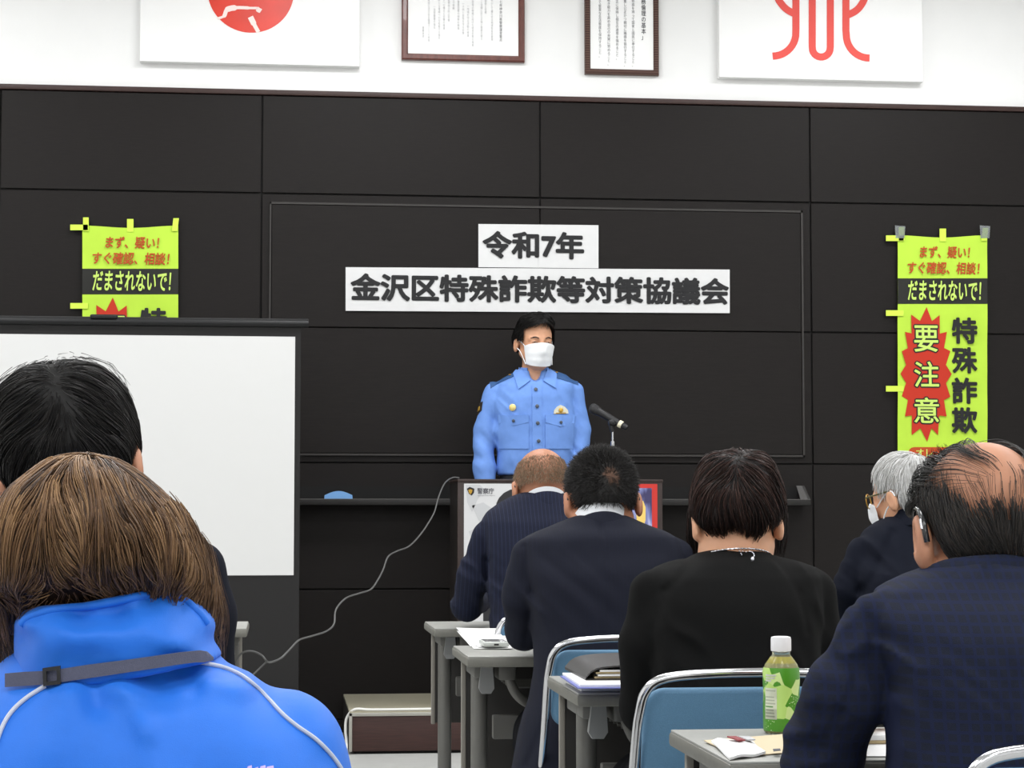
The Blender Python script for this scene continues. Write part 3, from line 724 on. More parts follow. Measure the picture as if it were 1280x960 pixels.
cb.tube(smooth_path([atY(334, 826.5, 6.45), atY(324, 836, 6.44), atY(312, 850, 6.42), atY(302, 880, 6.4)], 6), .0029, 8)
tag(cb.build('cable', m_cable), 'thin grey cable looping down from the lectern to the table at left', 'cable')
wp = [(1.5, yf + .05, ZP + .006), (.9, yf + .035, ZP + .006), (.55, yf + .02, ZP + .006), (px0 + .09, yf + .02, ZP + .006), (px0 + .02, yf + .02, ZP + .008), (px0 - .014, yf + .04, ZP - .03), (px0 - .02, yf + .03, .1), (px0 - .016, yf + .02, .06), (px0 - .02, yf - .01, .02), (px0 - .05, yf - .02, .007), (px0 - .12, yf + .05, .007), (px0 - .2, yf + .2, .007)]
tag(MB().tube(smooth_path(wp, 8), .0062, 8).build('cable', m_wcable), 'white cable lying over the front edge and corner of the platform', 'cable')
dp = [(px0 - .30, 9.9, .007), (px0 - .16, 9.6, .007), (px0 - .07, 9.5, .007), (px0 - .05, 9.38, .007), (px0 - .12, 9.3, .007), (px0 - .3, 9.26, .007)]
tag(MB().tube(smooth_path(dp, 8), .005, 8).build('cable', m_blkmetal), 'dark cable lying on the floor beside the platform', 'cable')

# ================================================================== FURNITURE
m_top = mat('table_top_grey', rgb(154, 154, 149), .4, noise=.04, nscale=60, bump=.03); m_band2 = mat('table_edge_grey', rgb(114, 113, 106), .5, noise=.05, nscale=50)
m_leg = mat('table_leg_grey', rgb(108, 107, 103), .45, metal=.25); m_lever = mat('lever_grey', rgb(140, 141, 141), .5); m_mod = mat('modesty_dark', rgb(42, 40, 38), .6); m_modedge = mat('modesty_edge', rgb(150, 146, 138), .5)
TD, TL, TT = .44, 1.8, .026
def make_table(x0, y0, right_end=False, label='', group=None):
    """x0,y0: the near corner at the aisle end; right_end mirrors it for the block left of the aisle"""
    s = -1 if right_end else 1
    r = empty('folding_table', (x0 + s * TL / 2, y0 + TD / 2, 0), label, 'table', group or 'grey folding tables in rows')
    L = lambda x, y, z: (s * (x - TL / 2), y - TD / 2, z)
    def bx_(mb, a, b, bev=0):
        p, q = L(*a), L(*b); return mb.box((min(p[0], q[0]), p[1], p[2]), (max(p[0], q[0]), q[1], q[2]), bev)
    bx_(MB(), (.003, .003, .70 - .004), (TL - .003, TD - .003, .70), .0015).build('table_top', m_top, r, world=False)
    bx_(MB(), (0, 0, .70 - TT), (TL, TD, .6975), .006).build('edge_band', m_band2, r, world=False)
    for xe, d in ((.048, 1), (TL - .048, -1)):
        lg = MB(); lg.tube([L(xe, .20, .04), L(xe, .20, .655)], .021, 16)
        lg.build('leg', m_leg, r, world=False)
        ft = bx_(MB(), (xe - .022, .0, .012), (xe + .022, TD - .02, .045), .012).build('foot', m_leg, r, world=False)
        bk = MB(); bx_(bk, (xe + d * .0 - .02, .12, .64), (xe + .02, .34, .676), .004); bx_(bk, (xe + d * .06 - .022, .1, .635), (xe + d * .06 + .022, .2, .676), .006)
        bk.build('bracket', m_leg, r, world=False)
        lv = MB(); a = [L(xe - .004, .10, .668), L(xe + .024, .10, .668), L(xe + .029, .11, .615), L(xe + .021, .112, .602), L(xe - .001, .112, .602), L(xe - .009, .11, .615)]
        lv.slab(a, (0, .02, 0)); lv.build('fold_lever', m_lever, r, world=False)
        ar = MB(); ar.tube([L(*p) for p in smooth_path([(xe + d * .06, .12, .655), (xe + d * .085, .12, .60), (xe + d * .13, .14, .572), (xe + d * .2, .2, .57), (xe + d * .26, .3, .6), (xe + d * .28, .36, .66)], 6)], .0125, 10)
        ar.build('fold_arm', m_leg, r, world=False)
    bx_(MB(), (.09, .27, .475), (TL - .09, .30, .535), .004).build('crossbar', m_leg, r, world=False)
    mo = bx_(MB(), (.03, TD - .03, .38), (TL - .03, TD - .018, .66), .002).build('modesty_panel', m_mod, r, world=False)
    bx_(MB(), (.022, TD - .032, .376), (.034, TD - .016, .664), .002).build('panel_edge', m_modedge, mo, world=False)
    sh = MB()
    for y in (.16, .21, .26, .31, .36): sh.tube([L(.12, y, .615), L(TL - .12, y, .615)], .004, 6)
    sh.build('book_rack', m_leg, r, world=False)
    return r
make_table(.463, 6.26, label='grey folding table in the row nearest the platform, in front of the bald man'); make_table(.448, 4.985, label='grey folding table carrying loose white papers and a white phone')
make_table(.561, 3.925, label='grey folding table carrying a black folder, in front of the woman in black'); make_table(.608, 2.80, label='grey folding table carrying the green tea bottle')
make_table(-.094, 6.33, True, 'grey folding table across the aisle at left, only its end showing past the blue jacket')
make_table(-.094, 2.95, True, 'grey folding table in front of the black-haired man at left')

m_blue = mat('blue_vinyl', rgb(92, 134, 166), .6, noise=.05, nscale=350, bump=.25, bscale=700)
m_glide = mat('black_glide', rgb(40, 40, 40), .6)
def plate(mb, w, h, rad, t, bulge=0):
    P = []
    for cx, cy, a in ((w / 2 - rad, h / 2 - rad, 0), (-w / 2 + rad, h / 2 - rad, 90), (-w / 2 + rad, -h / 2 + rad, 180), (w / 2 - rad, -h / 2 + rad, 270)):
        P += arc(cx, cy, rad, a, a + 90, 7)
    bm = bmesh.new(); vs = [bm.verts.new((x, 0, z)) for x, z in P]; f = bm.faces.new(vs)
    r_ = bmesh.ops.extrude_face_region(bm, geom=[f])
    for v in r_['geom']:
        if isinstance(v, bmesh.types.BMVert): v.co.y += t
    es = [e for e in bm.edges if abs(e.verts[0].co.y - e.verts[1].co.y) < 1e-6]
    bmesh.ops.bevel(bm, geom=es, offset=t * .38, segments=3, affect='EDGES', profile=.5)
    return bm
def make_chair(label, loc, rz=0):
    r = empty('folding_chair', loc, label, 'chair', 'blue folding chairs of the audience', rz)
    hw = .2; path = []
    up = [(-hw, .20, .012), (-hw, .05, .30), (-hw, -.10, .52), (-hw, -.17, .66), (-hw + .003, -.185, .70)]
    ar = [(-hw + .012, -.192, .735), (-hw + .038, -.196, .757), (-.10, -.205, .766), (0, -.21, .769)]
    half = up + ar; path = half + [(-x, y, z) for x, y, z in half[:-1][::-1]]
    MB().tube(smooth_path(path, 5), .0085, 12).build('back_frame', m_chrome, r, world=False)
    bm = plate(None, .375, .17, .035, .026)
    for v in bm.verts:
        x, y, z = v.co; zz = z + .655; v.co = Vector((x, -.145 + y - (zz - .57) * .22 - .018 * (1 - (x / .19) ** 2), zz + .004 * (1 - (x / .19) ** 2)))
    MB().bm(bm).build('backrest', m_blue, r, world=False, smooth=60)
    bm = plate(None, .40, .39, .05, .035)
    for v in bm.verts:
        x, y, z = v.co; v.co = Vector((x, z + .03, .412 + y + (z * .04)))
    MB().bm(bm).build('seat', m_blue, r, world=False, smooth=60)
    for s in (-1, 1):
        MB().tube(smooth_path([(s * .178, .17, .405), (s * .178, .02, .25), (s * .178, -.16, .10), (s * .178, -.235, .012)], 5), .0105, 10).build('rear_leg', m_chrome, r, world=False)
        MB().lathe([(.014, 0), (.015, .018), (.012, .028)], (s * hw, .203, 0), 12).build('foot_glide', m_glide, r, world=False)
        MB().lathe([(.014, 0), (.015, .018), (.012, .028)], (s * .178, -.237, 0), 12).build('foot_glide', m_glide, r, world=False)
    MB().tube([(-.178, -.14, .12), (.178, -.14, .12)], .008, 8).build('stretcher', m_chrome, r, world=False)
    return r
def chair_at(pxl, Y, label, rz=0):
    """left tube at the picture column pxl on the back plane Y"""
    p = atY(pxl, 860, Y); return make_chair(label, (p[0] + .2, Y + .2, 0), rz)
chair_at(620.5, 5.72, 'blue-backed chrome chair behind the bald man, only its upper corner showing')
chair_at(686, 4.53, 'blue-backed chrome chair behind the short-haired man, beside the black folder')
chair_at(799, 3.5, 'blue-backed chrome chair behind the woman in black, beside the tea bottle')
chair_at(1203, 2.33, 'chrome-framed chair at the lower right corner, behind the balding man')
chair_at(-75, 2.28, 'blue-backed chrome chair under the black-haired man at left')
chair_at(-100, 1.55, 'blue-backed chrome chair under the woman in the blue jacket')
p_ = atY(1050, 600, 4.72); make_chair('blue-backed chrome chair under the woman hidden in front of the woman in black', (p_[0] - .1, 4.85, 0))
p_ = atY(1150, 600, 5.6); make_chair('blue-backed chrome chair under the white-haired man', (p_[0], 5.75, 0))

# ================================================================== SMALL THINGS ON THE TABLES
# papers and phone on the second table
def flat_sheet(corners, Y_z, lift=0, curl=0, name='sheet', m=None, parent=None, th=.0006):
    P = [atZ(x, y, Y_z) for x, y in corners]; n = 8; G = np.zeros((n, n, 3))
    for i in range(n):
        for j in range(n):
            u, v = i / (n - 1), j / (n - 1); p = (1-u)*(1-v)*P[0] + u*(1-v)*P[1] + u*v*P[2] + (1-u)*v*P[3]
            p[2] += lift + curl * (u ** 2 * .5 + (1 - v) ** 3) * .5; G[i, j] = p
    return MB().sheet(G, (0, 0, -th)).build(name, m or m_paper, parent, smooth=60)
ZT_ = .7008
pp = empty('paper_stack', atZ(610, 800, .7), 'loose white papers fanned on the table by the white phone', 'papers')
for k, cs in enumerate(([(571, 791), (632, 793), (640, 812), (592, 811)], [(573, 790.5), (630, 791), (648, 806), (588, 809)], [(570, 790), (622, 793), (636, 808), (598, 810.5)])):
    flat_sheet(cs, ZT_, .0015 * k + .001, .010 + .004 * k, 'sheet', m_paper, pp)
m_phone = mat('phone_white', rgb(200, 204, 200), .35)
a = atZ(604, 812, .7); b = atZ(637, 812, .7)
ph = empty('phone', ((a[0] + b[0]) / 2, a[1] + .05, .7065), 'white phone lying on the table by the short-haired man', 'phone')
w2 = (b[0] - a[0]) / 2
MB().box((-w2, -.055, 0), (w2, .07, .013), .004, 3).build('body', m_phone, ph, world=False)
MB().box((-.006, -.0562, .004), (.006, -.0548, .008)).build('socket', m_glide, ph, world=False)
MB().box((-w2 + .005, -.05, .0128), (w2 - .005, .065, .0134)).build('screen', mat('phone_screen', rgb(190, 190, 188), .1, coat=.5), ph, world=False)
# folder stack on the third table
m_leather = mat('black_leather', rgb(62, 60, 60), .4, bump=.4, bscale=250); m_bluefile = mat('blue_clear_file', rgb(120, 128, 200), .3); m_kraft = mat('buff_paper', rgb(200, 180, 140), .8)
fo = empty('notebook', atZ(765, 858, .7), 'white notebook under the blue clear file at the table edge', 'notebook')
q = atZ(728, 866, .7); MB().box((q[0], q[1] + .02, .7005), (q[0] + .3, q[1] + .22, .712), .002).build('pages', m_paper, fo); MB().box((q[0] - .002, q[1] + .018, .712), (q[0] + .3, q[1] + .222, .7135)).build('cover', m_board, fo)
a, b = atZ(700, 845, .7), atZ(722, 862, .7)
fi = empty('clear_file', (q[0] + .1, q[1] + .14, .714), 'blue clear file stuffed with papers, under the black folder', 'file')
def quad_slab(cs, z, th, name, m, parent, tilt=0):
    P = [atZ(x, y, .714) for x, y in cs]; P = [np.array([p[0], p[1], z]) for p in P]
    return MB().slab([Vector(p) + Vector((0, 0, th)) for p in P], (0, 0, -th)).build(name, m, parent)
cs = [(700, 846), (722, 861), (860, 861), (840, 846)]
quad_slab(cs, .7142, .002, 'lower_cover', m_bluefile, fi); quad_slab([(x + 3, y - 1) for x, y in cs], .7165, .004, 'paper', m_paper, fi)
fd = empty('folder', (q[0] + .12, q[1] + .16, .7205), 'black leather folder of papers on top of the blue file', 'folder')
cs2 = [(703, 838), (716, 852), (850, 852), (838, 838)]
P = [atZ(x, y, .72) for x, y in cs2]
y0_, y1_ = P[1][1] + .02, P[0][1] + .02; xl_ = P[0][0] + .008; xr_ = xl_ + .30
mb = MB(); sec = [(y0_, .7205), (y0_ - .004, .7215), (y0_ + .006, .7235), (y1_, .7235), (y1_, .7205)]
mb.slab([(xl_, y, z) for y, z in sec], (.3, 0, 0)); mb.build('lower_cover', m_leather, fd)
for k, (cx_, m_) in enumerate(((0, m_kraft), (.006, m_paper), (.003, m_kraft), (.01, m_paper))):
    MB().box((xl_ + .018 + cx_, y0_ + .006 - .004 * (k % 2), .7238 + k * .0042), (xr_ - .01, y1_ - .01, .7272 + k * .0042)).build('paper', m_, fd)
mb = MB(); n = 30; G = np.zeros((n, 6, 3))
for i in range(n):
    for j in range(6):
        u, v = i / (n - 1), j / 5; G[i, j] = (xl_ + .3 * u, y0_ + (y1_ - y0_) * v, .7445 + .010 * (1 - (1 - u) ** 6) * (.5 + .5 * v) - .018 * (1 - u) ** 24)
mb.sheet(G, (0, 0, -.003)).build('upper_cover', m_leather, fd, smooth=60)
# tea bottle
bp = atZ(983, 919, .7); BX, BY = bp[0], bp[1] + .03
ppx = mpp(BY)
bot = empty('tea_bottle', (BX, BY, .7), 'small green tea bottle with a white cap and a patchwork green label', 'bottle')
hz = lambda y: (921 - y) * ppx
m_tea = mat('green_tea', rgb(214, 204, 110), .15, trans=.55, ior=1.33); m_pet = mat('clear_bottle', rgb(236, 240, 226), .06, trans=.9, ior=1.2); m_cap = mat('white_cap', rgb(236, 236, 238), .5)
ml = bpy.data.materials.new('green_patch_label'); ml.use_nodes = True; nt = ml.node_tree; pb = nt.nodes['Principled BSDF']; pb.inputs['Roughness'].default_value = .35
tcn = nt.nodes.new('ShaderNodeTexCoord'); v1 = nt.nodes.new('ShaderNodeTexVoronoi'); v1.inputs['Scale'].default_value = 44; nt.links.new(tcn.outputs['Object'], v1.inputs['Vector'])
sp = nt.nodes.new('ShaderNodeSeparateColor'); nt.links.new(v1.outputs['Color'], sp.inputs[0]); rp = nt.nodes.new('ShaderNodeValToRGB'); rp.color_ramp.interpolation = 'CONSTANT'
els = rp.color_ramp.elements; els[0].position = 0; els[0].color = rgb(76, 146, 34); els[1].position = .45; els[1].color = rgb(186, 222, 120)
for p_, c_ in ((.70, rgb(206, 230, 150)), (.9, rgb(190, 176, 60))): e = els.new(p_); e.color = c_
nt.links.new(sp.outputs[0], rp.inputs['Fac'])
v2 = nt.nodes.new('ShaderNodeTexVoronoi'); v2.inputs['Scale'].default_value = 300; nt.links.new(tcn.outputs['Object'], v2.inputs['Vector'])
lt = nt.nodes.new('ShaderNodeMath'); lt.operation = 'LESS_THAN'; lt.inputs[1].default_value = .22; nt.links.new(v2.outputs['Distance'], lt.inputs[0])
l2 = nt.nodes.new('ShaderNodeMath'); l2.operation = 'LESS_THAN'; l2.inputs[1].default_value = .2; nt.links.new(sp.outputs[0], l2.inputs[0])
mu = nt.nodes.new('ShaderNodeMath'); mu.operation = 'MULTIPLY'; nt.links.new(lt.outputs[0], mu.inputs[0]); nt.links.new(l2.outputs[0], mu.inputs[1])
mx = nt.nodes.new('ShaderNodeMix'); mx.data_type = 'RGBA'; mx.inputs[7].default_value = rgb(225, 240, 200); nt.links.new(mu.outputs[0], mx.inputs[0]); nt.links.new(rp.outputs['Color'], mx.inputs[6]); nt.links.new(mx.outputs[2], pb.inputs['Base Color'])
rb = 23.2 * ppx
body = [(rb * .86, 0), (rb * .97, hz(918)), (rb, hz(912)), (rb, hz(890)), (rb * .97, hz(872)), (rb, hz(856)), (rb * 1.0, hz(843)), (rb * .88, hz(834)), (rb * .62, hz(826)), (rb * .5, hz(822)), (rb * .48, hz(815))]
MB().lathe(body, (0, 0, 0), 32).build('shell', m_pet, bot, world=False)
MB().lathe([(r * .94, z + .002) for r, z in body[:9]] + [(rb * .48, hz(824))], (0, 0, 0), 32).build('tea', m_tea, bot, world=False)
lab = [(rb * 1.012 * k, hz(y)) for k, y in ((.97, 917), (1.0, 912), (1.0, 890), (.972, 872), (1.0, 856), (1.0, 843), (.955, 838))]
mb = MB(); n = 40; V = [(r * math.cos(2 * math.pi * j / n), r * math.sin(2 * math.pi * j / n), z) for r, z in lab for j in range(n)]
mb.add(V, [(i * n + j, i * n + (j + 1) % n, (i + 1) * n + (j + 1) % n, (i + 1) * n + j) for i in range(len(lab) - 1) for j in range(n)])
lb = mb.build('label', ml, bot, world=False, smooth=70)
def label_patch(a0, a1, y0, y1, m, name, k=1.02):
    A = np.radians(np.linspace(a0, a1, 10)); G = np.zeros((10, 4, 3))
    for i, a in enumerate(A):
        for j in range(4):
            y = y0 + (y1 - y0) * j / 3; r = rb * k * float(np.interp(y, [843, 856, 872, 890], [1, 1, .972, 1])); G[i, j] = (r * math.cos(a), r * math.sin(a), hz(y))
    MB().sheet(G, (0, 0, 0.00001)).build(name, m, lb, world=False, smooth=70)
label_patch(197, 242, 863, 902, mat('label_white', rgb(216, 222, 200), .4), 'facts_panel')
m_lg = mat('label_grey_ink', rgb(176, 184, 162), .5); m_lgr = mat('label_green_ink', rgb(96, 150, 80), .5)
for k in range(9):
    y = 865.5 + k * 4
    label_patch(200, 238 - (k * 7) % 9, y, y + 1.6, m_lgr if k == 5 else m_lg, 'facts_line', 1.026)
label_patch(202, 240, 846, 848.4, m_board, 'pale_line', 1.022); label_patch(202, 236, 849.6, 851.6, m_board, 'pale_line', 1.022); label_patch(202, 224, 852.6, 855, m_board, 'pale_line', 1.022)
cap = [(12.6, 817.5), (12.9, 816), (12.9, 803), (12.2, 800), (9, 799.2)]
mb = MB(); n = 48; V = []
for k, (r, y) in enumerate(cap):
    for j in range(n): q = r * ppx * (1 - (.02 if (j % 2 and 0 < k < 3) else 0)); V.append((q * math.cos(2 * math.pi * j / n), q * math.sin(2 * math.pi * j / n), hz(y)))
mb.add(V, [(i * n + j, i * n + (j + 1) % n, (i + 1) * n + (j + 1) % n, (i + 1) * n + j) for i in range(len(cap) - 1) for j in range(n)] + [tuple(range((len(cap) - 1) * n, len(cap) * n)), tuple(range(n))[::-1]])
mb.build('cap', m_cap, bot, world=False, smooth=50)
# envelope and tissue packet by the bottle
ev = empty('envelope', atZ(950, 935, .7), 'buff paper sheet lying flat under the white packet beside the tea bottle', 'envelope')
m_buff = mat('buff_envelope', rgb(206, 190, 160), .8)
flat_sheet([(880, 928), (990, 920), (1040, 938), (925, 946)], ZT_, .0012, .004, 'sheet', m_buff, ev, .0012)
MB().slab([atZ(x, y, .7085) for x, y in ((966, 936), (975, 935.5), (976, 938), (967, 939))], (0, 0, -.0005)).build('print', m_ink2, ev)
pk = empty('tissue_packet', atZ(935, 930, .703), 'white wrapped tissue packet with red print on the buff sheet', 'packet')
cs = [(889, 917), (942, 918.5), (957, 931), (912, 936.5)]
P = [atZ(x, y, .716) for x, y in cs]; n = 10; G = np.zeros((n, n, 3))
for i in range(n):
    for j in range(n):
        u, v = i / (n - 1), j / (n - 1); p = (1-u)*(1-v)*P[0] + u*(1-v)*P[1] + u*v*P[2] + (1-u)*v*P[3]
        ed = min(1, 5 * min(u, 1 - u, v, 1 - v)); p[2] = .706 + .007 * ed ** .5 + .0012 * math.sin(9 * u + 5 * v); G[i, j] = p
tp_ = MB().sheet(G, (0, 0, -.0035)).build('wrapper', m_paper, pk, smooth=60)
Pt = lambda u, v: (1-u)*(1-v)*P[0] + u*(1-v)*P[1] + u*v*P[2] + (1-u)*v*P[3]
MB().slab([Pt(.28, .25) + [0, 0, .0018], Pt(.5, .25) + [0, 0, .0018], Pt(.62, .55) + [0, 0, .0018], Pt(.45, .55) + [0, 0, .0018]], (0, 0, -.002)).build('red_print', mat('packet_red', rgb(140, 58, 62), .6), pk)
MB().slab([Pt(.55, .25) + [0, 0, .0018], Pt(.82, .28) + [0, 0, .0018], Pt(.88, .55) + [0, 0, .0018], Pt(.68, .55) + [0, 0, .0018]], (0, 0, -.002)).build('grey_print', m_ink3, pk)
bk_ = empty('booklet', atZ(1106, 925, .7), 'pale booklet on the table beyond the balding man\'s elbow', 'booklet')
flat_sheet([(1085, 930), (1180, 930), (1190, 946), (1080, 946)], ZT_, .001, 0, 'sheet', m_paper, bk_, .001)
q = atZ(1100, 932, .7); MB().box((q[0] - .02, q[1], .7025), (q[0] + .13, q[1] + .09, .7075), .001).build('pages', m_kraft, bk_); MB().box((q[0] - .021, q[1] - .001, .7075), (q[0] + .131, q[1] + .091, .7155), .002).build('cover', m_paper, bk_)

# ================================================================== PEOPLE
def skin(name, c, rough=.5): return mat(name, c, rough, spec=.4, noise=.06, nscale=25, sss=.12, bump=.06, bscale=350)
m_shoe = mat('black_shoe', rgb(30, 29, 28), .35)
def rotm(yaw, pitch, roll=0):
    return np.array((Matrix.Rotation(math.radians(yaw), 3, 'Z') @ Matrix.Rotation(math.radians(pitch), 3, 'X') @ Matrix.Rotation(math.radians(roll), 3, 'Y')))
class Head:
    """origin at the middle of the cranium, +y is where the face looks"""
    def __init__(s, c, yaw=0, pitch=0, roll=0, scale=1.0): s.c = np.array(c, float); s.R = rotm(yaw, pitch, roll); s.s = scale; s.ear = 1.0
    def loc(s, P): return ((P - s.c) @ s.R) / s.s
    def wor(s, q): return np.asarray(q, float) @ s.R.T * s.s + s.c
    def skull(s, P, t=0): return (ell(s.loc(P), (0, 0, 0), (.077 + t, .098 + t, .088 + t))) * s.s
    def sdf(s, P):
        q = s.loc(P); a = q.copy(); a[:, 0] = np.abs(a[:, 0])
        d = ell(q, (0, 0, 0), (.077, .098, .088))
        d = smin(d, ell(q, (0, .038, -.062), (.061, .056, .080)), .022)
        d = smin(d, ell(q, (0, .070, -.126), (.026, .022, .019)), .022)
        d = smin(d, cone(a, (.056, .008, -.075), (.02, .066, -.126), .017, .015), .022)
        d = smin(d, ell(a, (.036, .076, -.055), (.022, .018, .022)), .016)
        d = smin(d, cone(a, (.012, .092, -.012), (.046, .078, -.014), .010, .008), .014)
        d = smax(d, -(np.linalg.norm(a - np.array([.031, .108, -.028]), axis=1) - .0165), .010)
        d = smin(d, np.linalg.norm(a - np.array([.031, .0845, -.028]), axis=1) - .0128, .004)
        d = smin(d, cone(q, (0, .096, -.022), (0, .118, -.062), .008, .0125), .010)
        d = smin(d, np.linalg.norm(a - np.array([.013, .108, -.067]), axis=1) - .008, .007)
        d = smin(d, ell(q, (0, .0965, -.094), (.024, .010, .0058)), .006)
        d = smin(d, ell(q, (0, .0955, -.1035), (.020, .010, .0065)), .006)
        e = Matrix.Rotation(math.radians(-12), 3, 'X'); E = np.array(e)
        d = smin(d, ell(a, (.084 + .005 * (s.ear > 1), -.004, -.040 - .004 * (s.ear > 1)), (.0105 * s.ear, .019 * s.ear, .033 * s.ear), E), .008)
        d = smax(d, -ell(a, (.096, .003, -.037), (.0075, .0115, .021), E), .006)
        return d * s.s
def hand(P, w, fwd, up, side, s=1.0, curl=.5):
    """palm and five separate bent fingers; side points to the thumb"""
    w = np.asarray(w, float); f = np.asarray(fwd, float); f = f / np.linalg.norm(f); u = np.asarray(up, float); u = u - f * (u @ f); u /= np.linalg.norm(u)
    t = np.cross(f, u); t = t if t @ np.asarray(side) > 0 else -t
    R = np.stack([t, f, u], 1)
    d = ell(P, w + f * .05 * s, (.040 * s, .052 * s, .0145 * s), R)
    for k, (o, L) in enumerate(((.030, .072), (.010, .080), (-.010, .074), (-.028, .058))):
        b = w + f * .088 * s + t * o * s; pts = [b]; a = 0; p = b
        for seg in (.45, .32, .23):
            a += curl * (.35 if seg == .45 else .55); p = p + (f * math.cos(a) - u * math.sin(a)) * L * seg * s; pts.append(p)
        d = smin(d, chain(P, pts, [.0092 * s, .0085 * s, .008 * s, .0068 * s], .003), .006)
    b = w + f * .028 * s + t * .032 * s
    d = smin(d, chain(P, [b, b + (t * .5 + f * .75 - u * .3) * .034 * s, b + (t * .35 + f * 1.5 - u * .6) * .038 * s], [.0125 * s, .010 * s, .008 * s], .004), .01)
    return d
def rows_loft(rows, Y):
    L = []
    for y, xl, xr, T, dY in rows:
        p = atY((xl + xr) / 2, y, Y + dY); L.append((p[2], p[0], p[1], (xr - xl) / 2 * mpp(Y), T / 2))
    return loft(L)
def ridged(P, k, c, R, amp, seed=0.0):
    k = np.asarray(k, float); c = np.asarray(c, float)
    n = vnoise(P @ k + seed); r = 1 - np.abs(n) * 1.6
    return -1.5 * amp * r * np.exp(-(((P - c) / R) ** 2).sum(1))
def band(N, tilt, a, b, prof, name, material, parent, yaw=0, arc_=(0, 360), n=48, lean=None):
    """a collar: profile (radial offset, height) swept round the neck"""
    R = rotm(yaw, tilt); A = np.radians(np.linspace(arc_[0], arc_[1], n)); G = []
    for t in A:
        if lean is None: G.append([N + R @ np.array([(a + r) * math.cos(t), (b + r) * math.sin(t), z]) for r, z in prof])
        else: G.append([N + R @ np.array([(a + r) * math.cos(t), (b + r) * math.sin(t), 0]) + np.array([0, lean * z, z]) for r, z in prof])
    G = np.array(G); V = G.reshape(-1, 3); k = len(prof); F = []
    closed = arc_[1] - arc_[0] >= 360
    for i in range(n - 1):
        for j in range(k): F.append((i * k + j, (i + 1) * k + j, (i + 1) * k + (j + 1) % k, i * k + (j + 1) % k))
    if not closed: F += [tuple(range(k)), tuple((n - 1) * k + j for j in range(k))]
    return MB().add(V, F).build(name, material, parent, smooth=50)
def cap_parts(env, lo, hi, h, tone=.15, keep=None):
    V, F = surf(env, lo, hi, h); V = relax(V, F, 1)
    if keep is not None:
        ok = keep(V); F = F[ok[F].all(1)]
        used = np.unique(F); m = np.full(len(V), -1); m[used] = np.arange(len(used)); V = V[used]; F = m[F]
    return V, F, np.full(len(V), tone)
def pick(V, n, jit=.003): return V[RNG.integers(0, len(V), n)] + RNG.normal(size=(n, 3)) * jit
class Person: pass
def person(label, Y, head, neck, rows, armL, armR, m_skin, h=.0055, group=None, hands=True, seat=.43, knee_dy=.42, trousers=None, sleeve_k=.016, ear=1.0):
    p = Person(); p.Y = Y; px, py, dY, yaw, pitch, roll, sc = head
    p.head = Head(atY(px, py, Y + dY), yaw, pitch, roll, sc); p.head.ear = ear; p.N = atY(neck[0], neck[1], Y + neck[2])
    base = atY(rows[-1][1] * .5 + rows[-1][2] * .5, rows[-1][0], Y)
    p.root = empty('person', (base[0], Y, 0), label, 'person', group or 'seated audience')
    p.torso = rows_loft(rows, Y); p.arms = []
    for A in (armL, armR):
        pts = [atY(x, y, Y + d) for x, y, d, r in A]; rad = [r * mpp(Y) for x, y, d, r in A]
        for q, R_, a in zip(pts, rad, A):
            if a[2] >= .2: q[2] = max(q[2], .704 + R_)      # forearms lie on the table top
        p.arms.append((pts, rad))
    hip = np.array([base[0], Y - .02, seat + .105])
    p.legs = []
    for s in (-1, 1):
        H = hip + [s * .09, 0, 0]; K = np.array([H[0] - s * .005, Y + knee_dy, seat + .06]); A = np.array([K[0], K[1] + .03, .09]); p.legs.append((H, K, A))
    chin = p.head.wor((0, .0, -.075)); nr = .052 * sc
    def body(P):
        d = p.head.sdf(P); d = smin(d, chain(P, [chin, (chin + p.N) / 2, p.N], [nr, nr * .98, nr * 1.12], .03), .025)
        d = smin(d, chain(P, [p.N, (p.N + hip) / 2, hip], [.06, .085, .09], .03), .03)
        for (pts, rad) in p.arms:
            d = smin(d, chain(P, [p.N - [0, 0, .06]] + pts, [.045] + [min(.036, r * .7) for r in rad], .02), .02)
            w = pts[-1]; f = pts[-1] - pts[-2]; f = f * [1, 1, .3]; sd = np.array([1, 0, 0]) if w[0] < p.N[0] else np.array([-1, 0, 0])
            d = smin(d, hand(P, w, f, (0, 0, 1), sd), .012)
        for H, K, A in p.legs: d = smin(d, chain(P, [H, K, A], [.06, .045, .035], .02), .03)
        return d
    p.body = body
    allp = np.array([p.head.c + [0, 0, .1], p.head.c + [.13, .14, .14], p.head.c - [.13, .14, .0], p.N] + [q for a in p.arms for q in a[0]] + [q for l in p.legs for q in l])
    p.lo = allp.min(0) - .12; p.hi = allp.max(0) + .13; p.lo[2] = max(p.lo[2], .03)
    field('body', body, p.lo, p.hi, h, m_skin, p.root)
    if trousers:
        def tr(P):
            d = chain(P, [hip + [-.07, 0, .02], hip + [.07, 0, .02]], [.115, .115])
            for H, K, A in p.legs: d = smin(d, chain(P, [H, K, A + [0, 0, .0]], [.095, .075, .058], .02), .03)
            return d + .004 * vnoise(P * 22)
        L = np.array([q for l in p.legs for q in l]); field('trousers', tr, L.min(0) - .16, L.max(0) + .18, .009, trousers, p.root)
        for H, K, A in p.legs:
            def sh(P, A=A):
                d = ell(P, A + [0, .075, -.048], (.044, .13, .045)); d = smin(d, cone(P, A + [0, -.01, -.02], A + [0, 0, .03], .042, .04), .03)
                return smax(d, .004 - P[:, 2], .004)
            field('shoe', sh, A - [.08, .12, .1], A + [.08, .26, .08], .007, m_shoe, p.root)
    return p
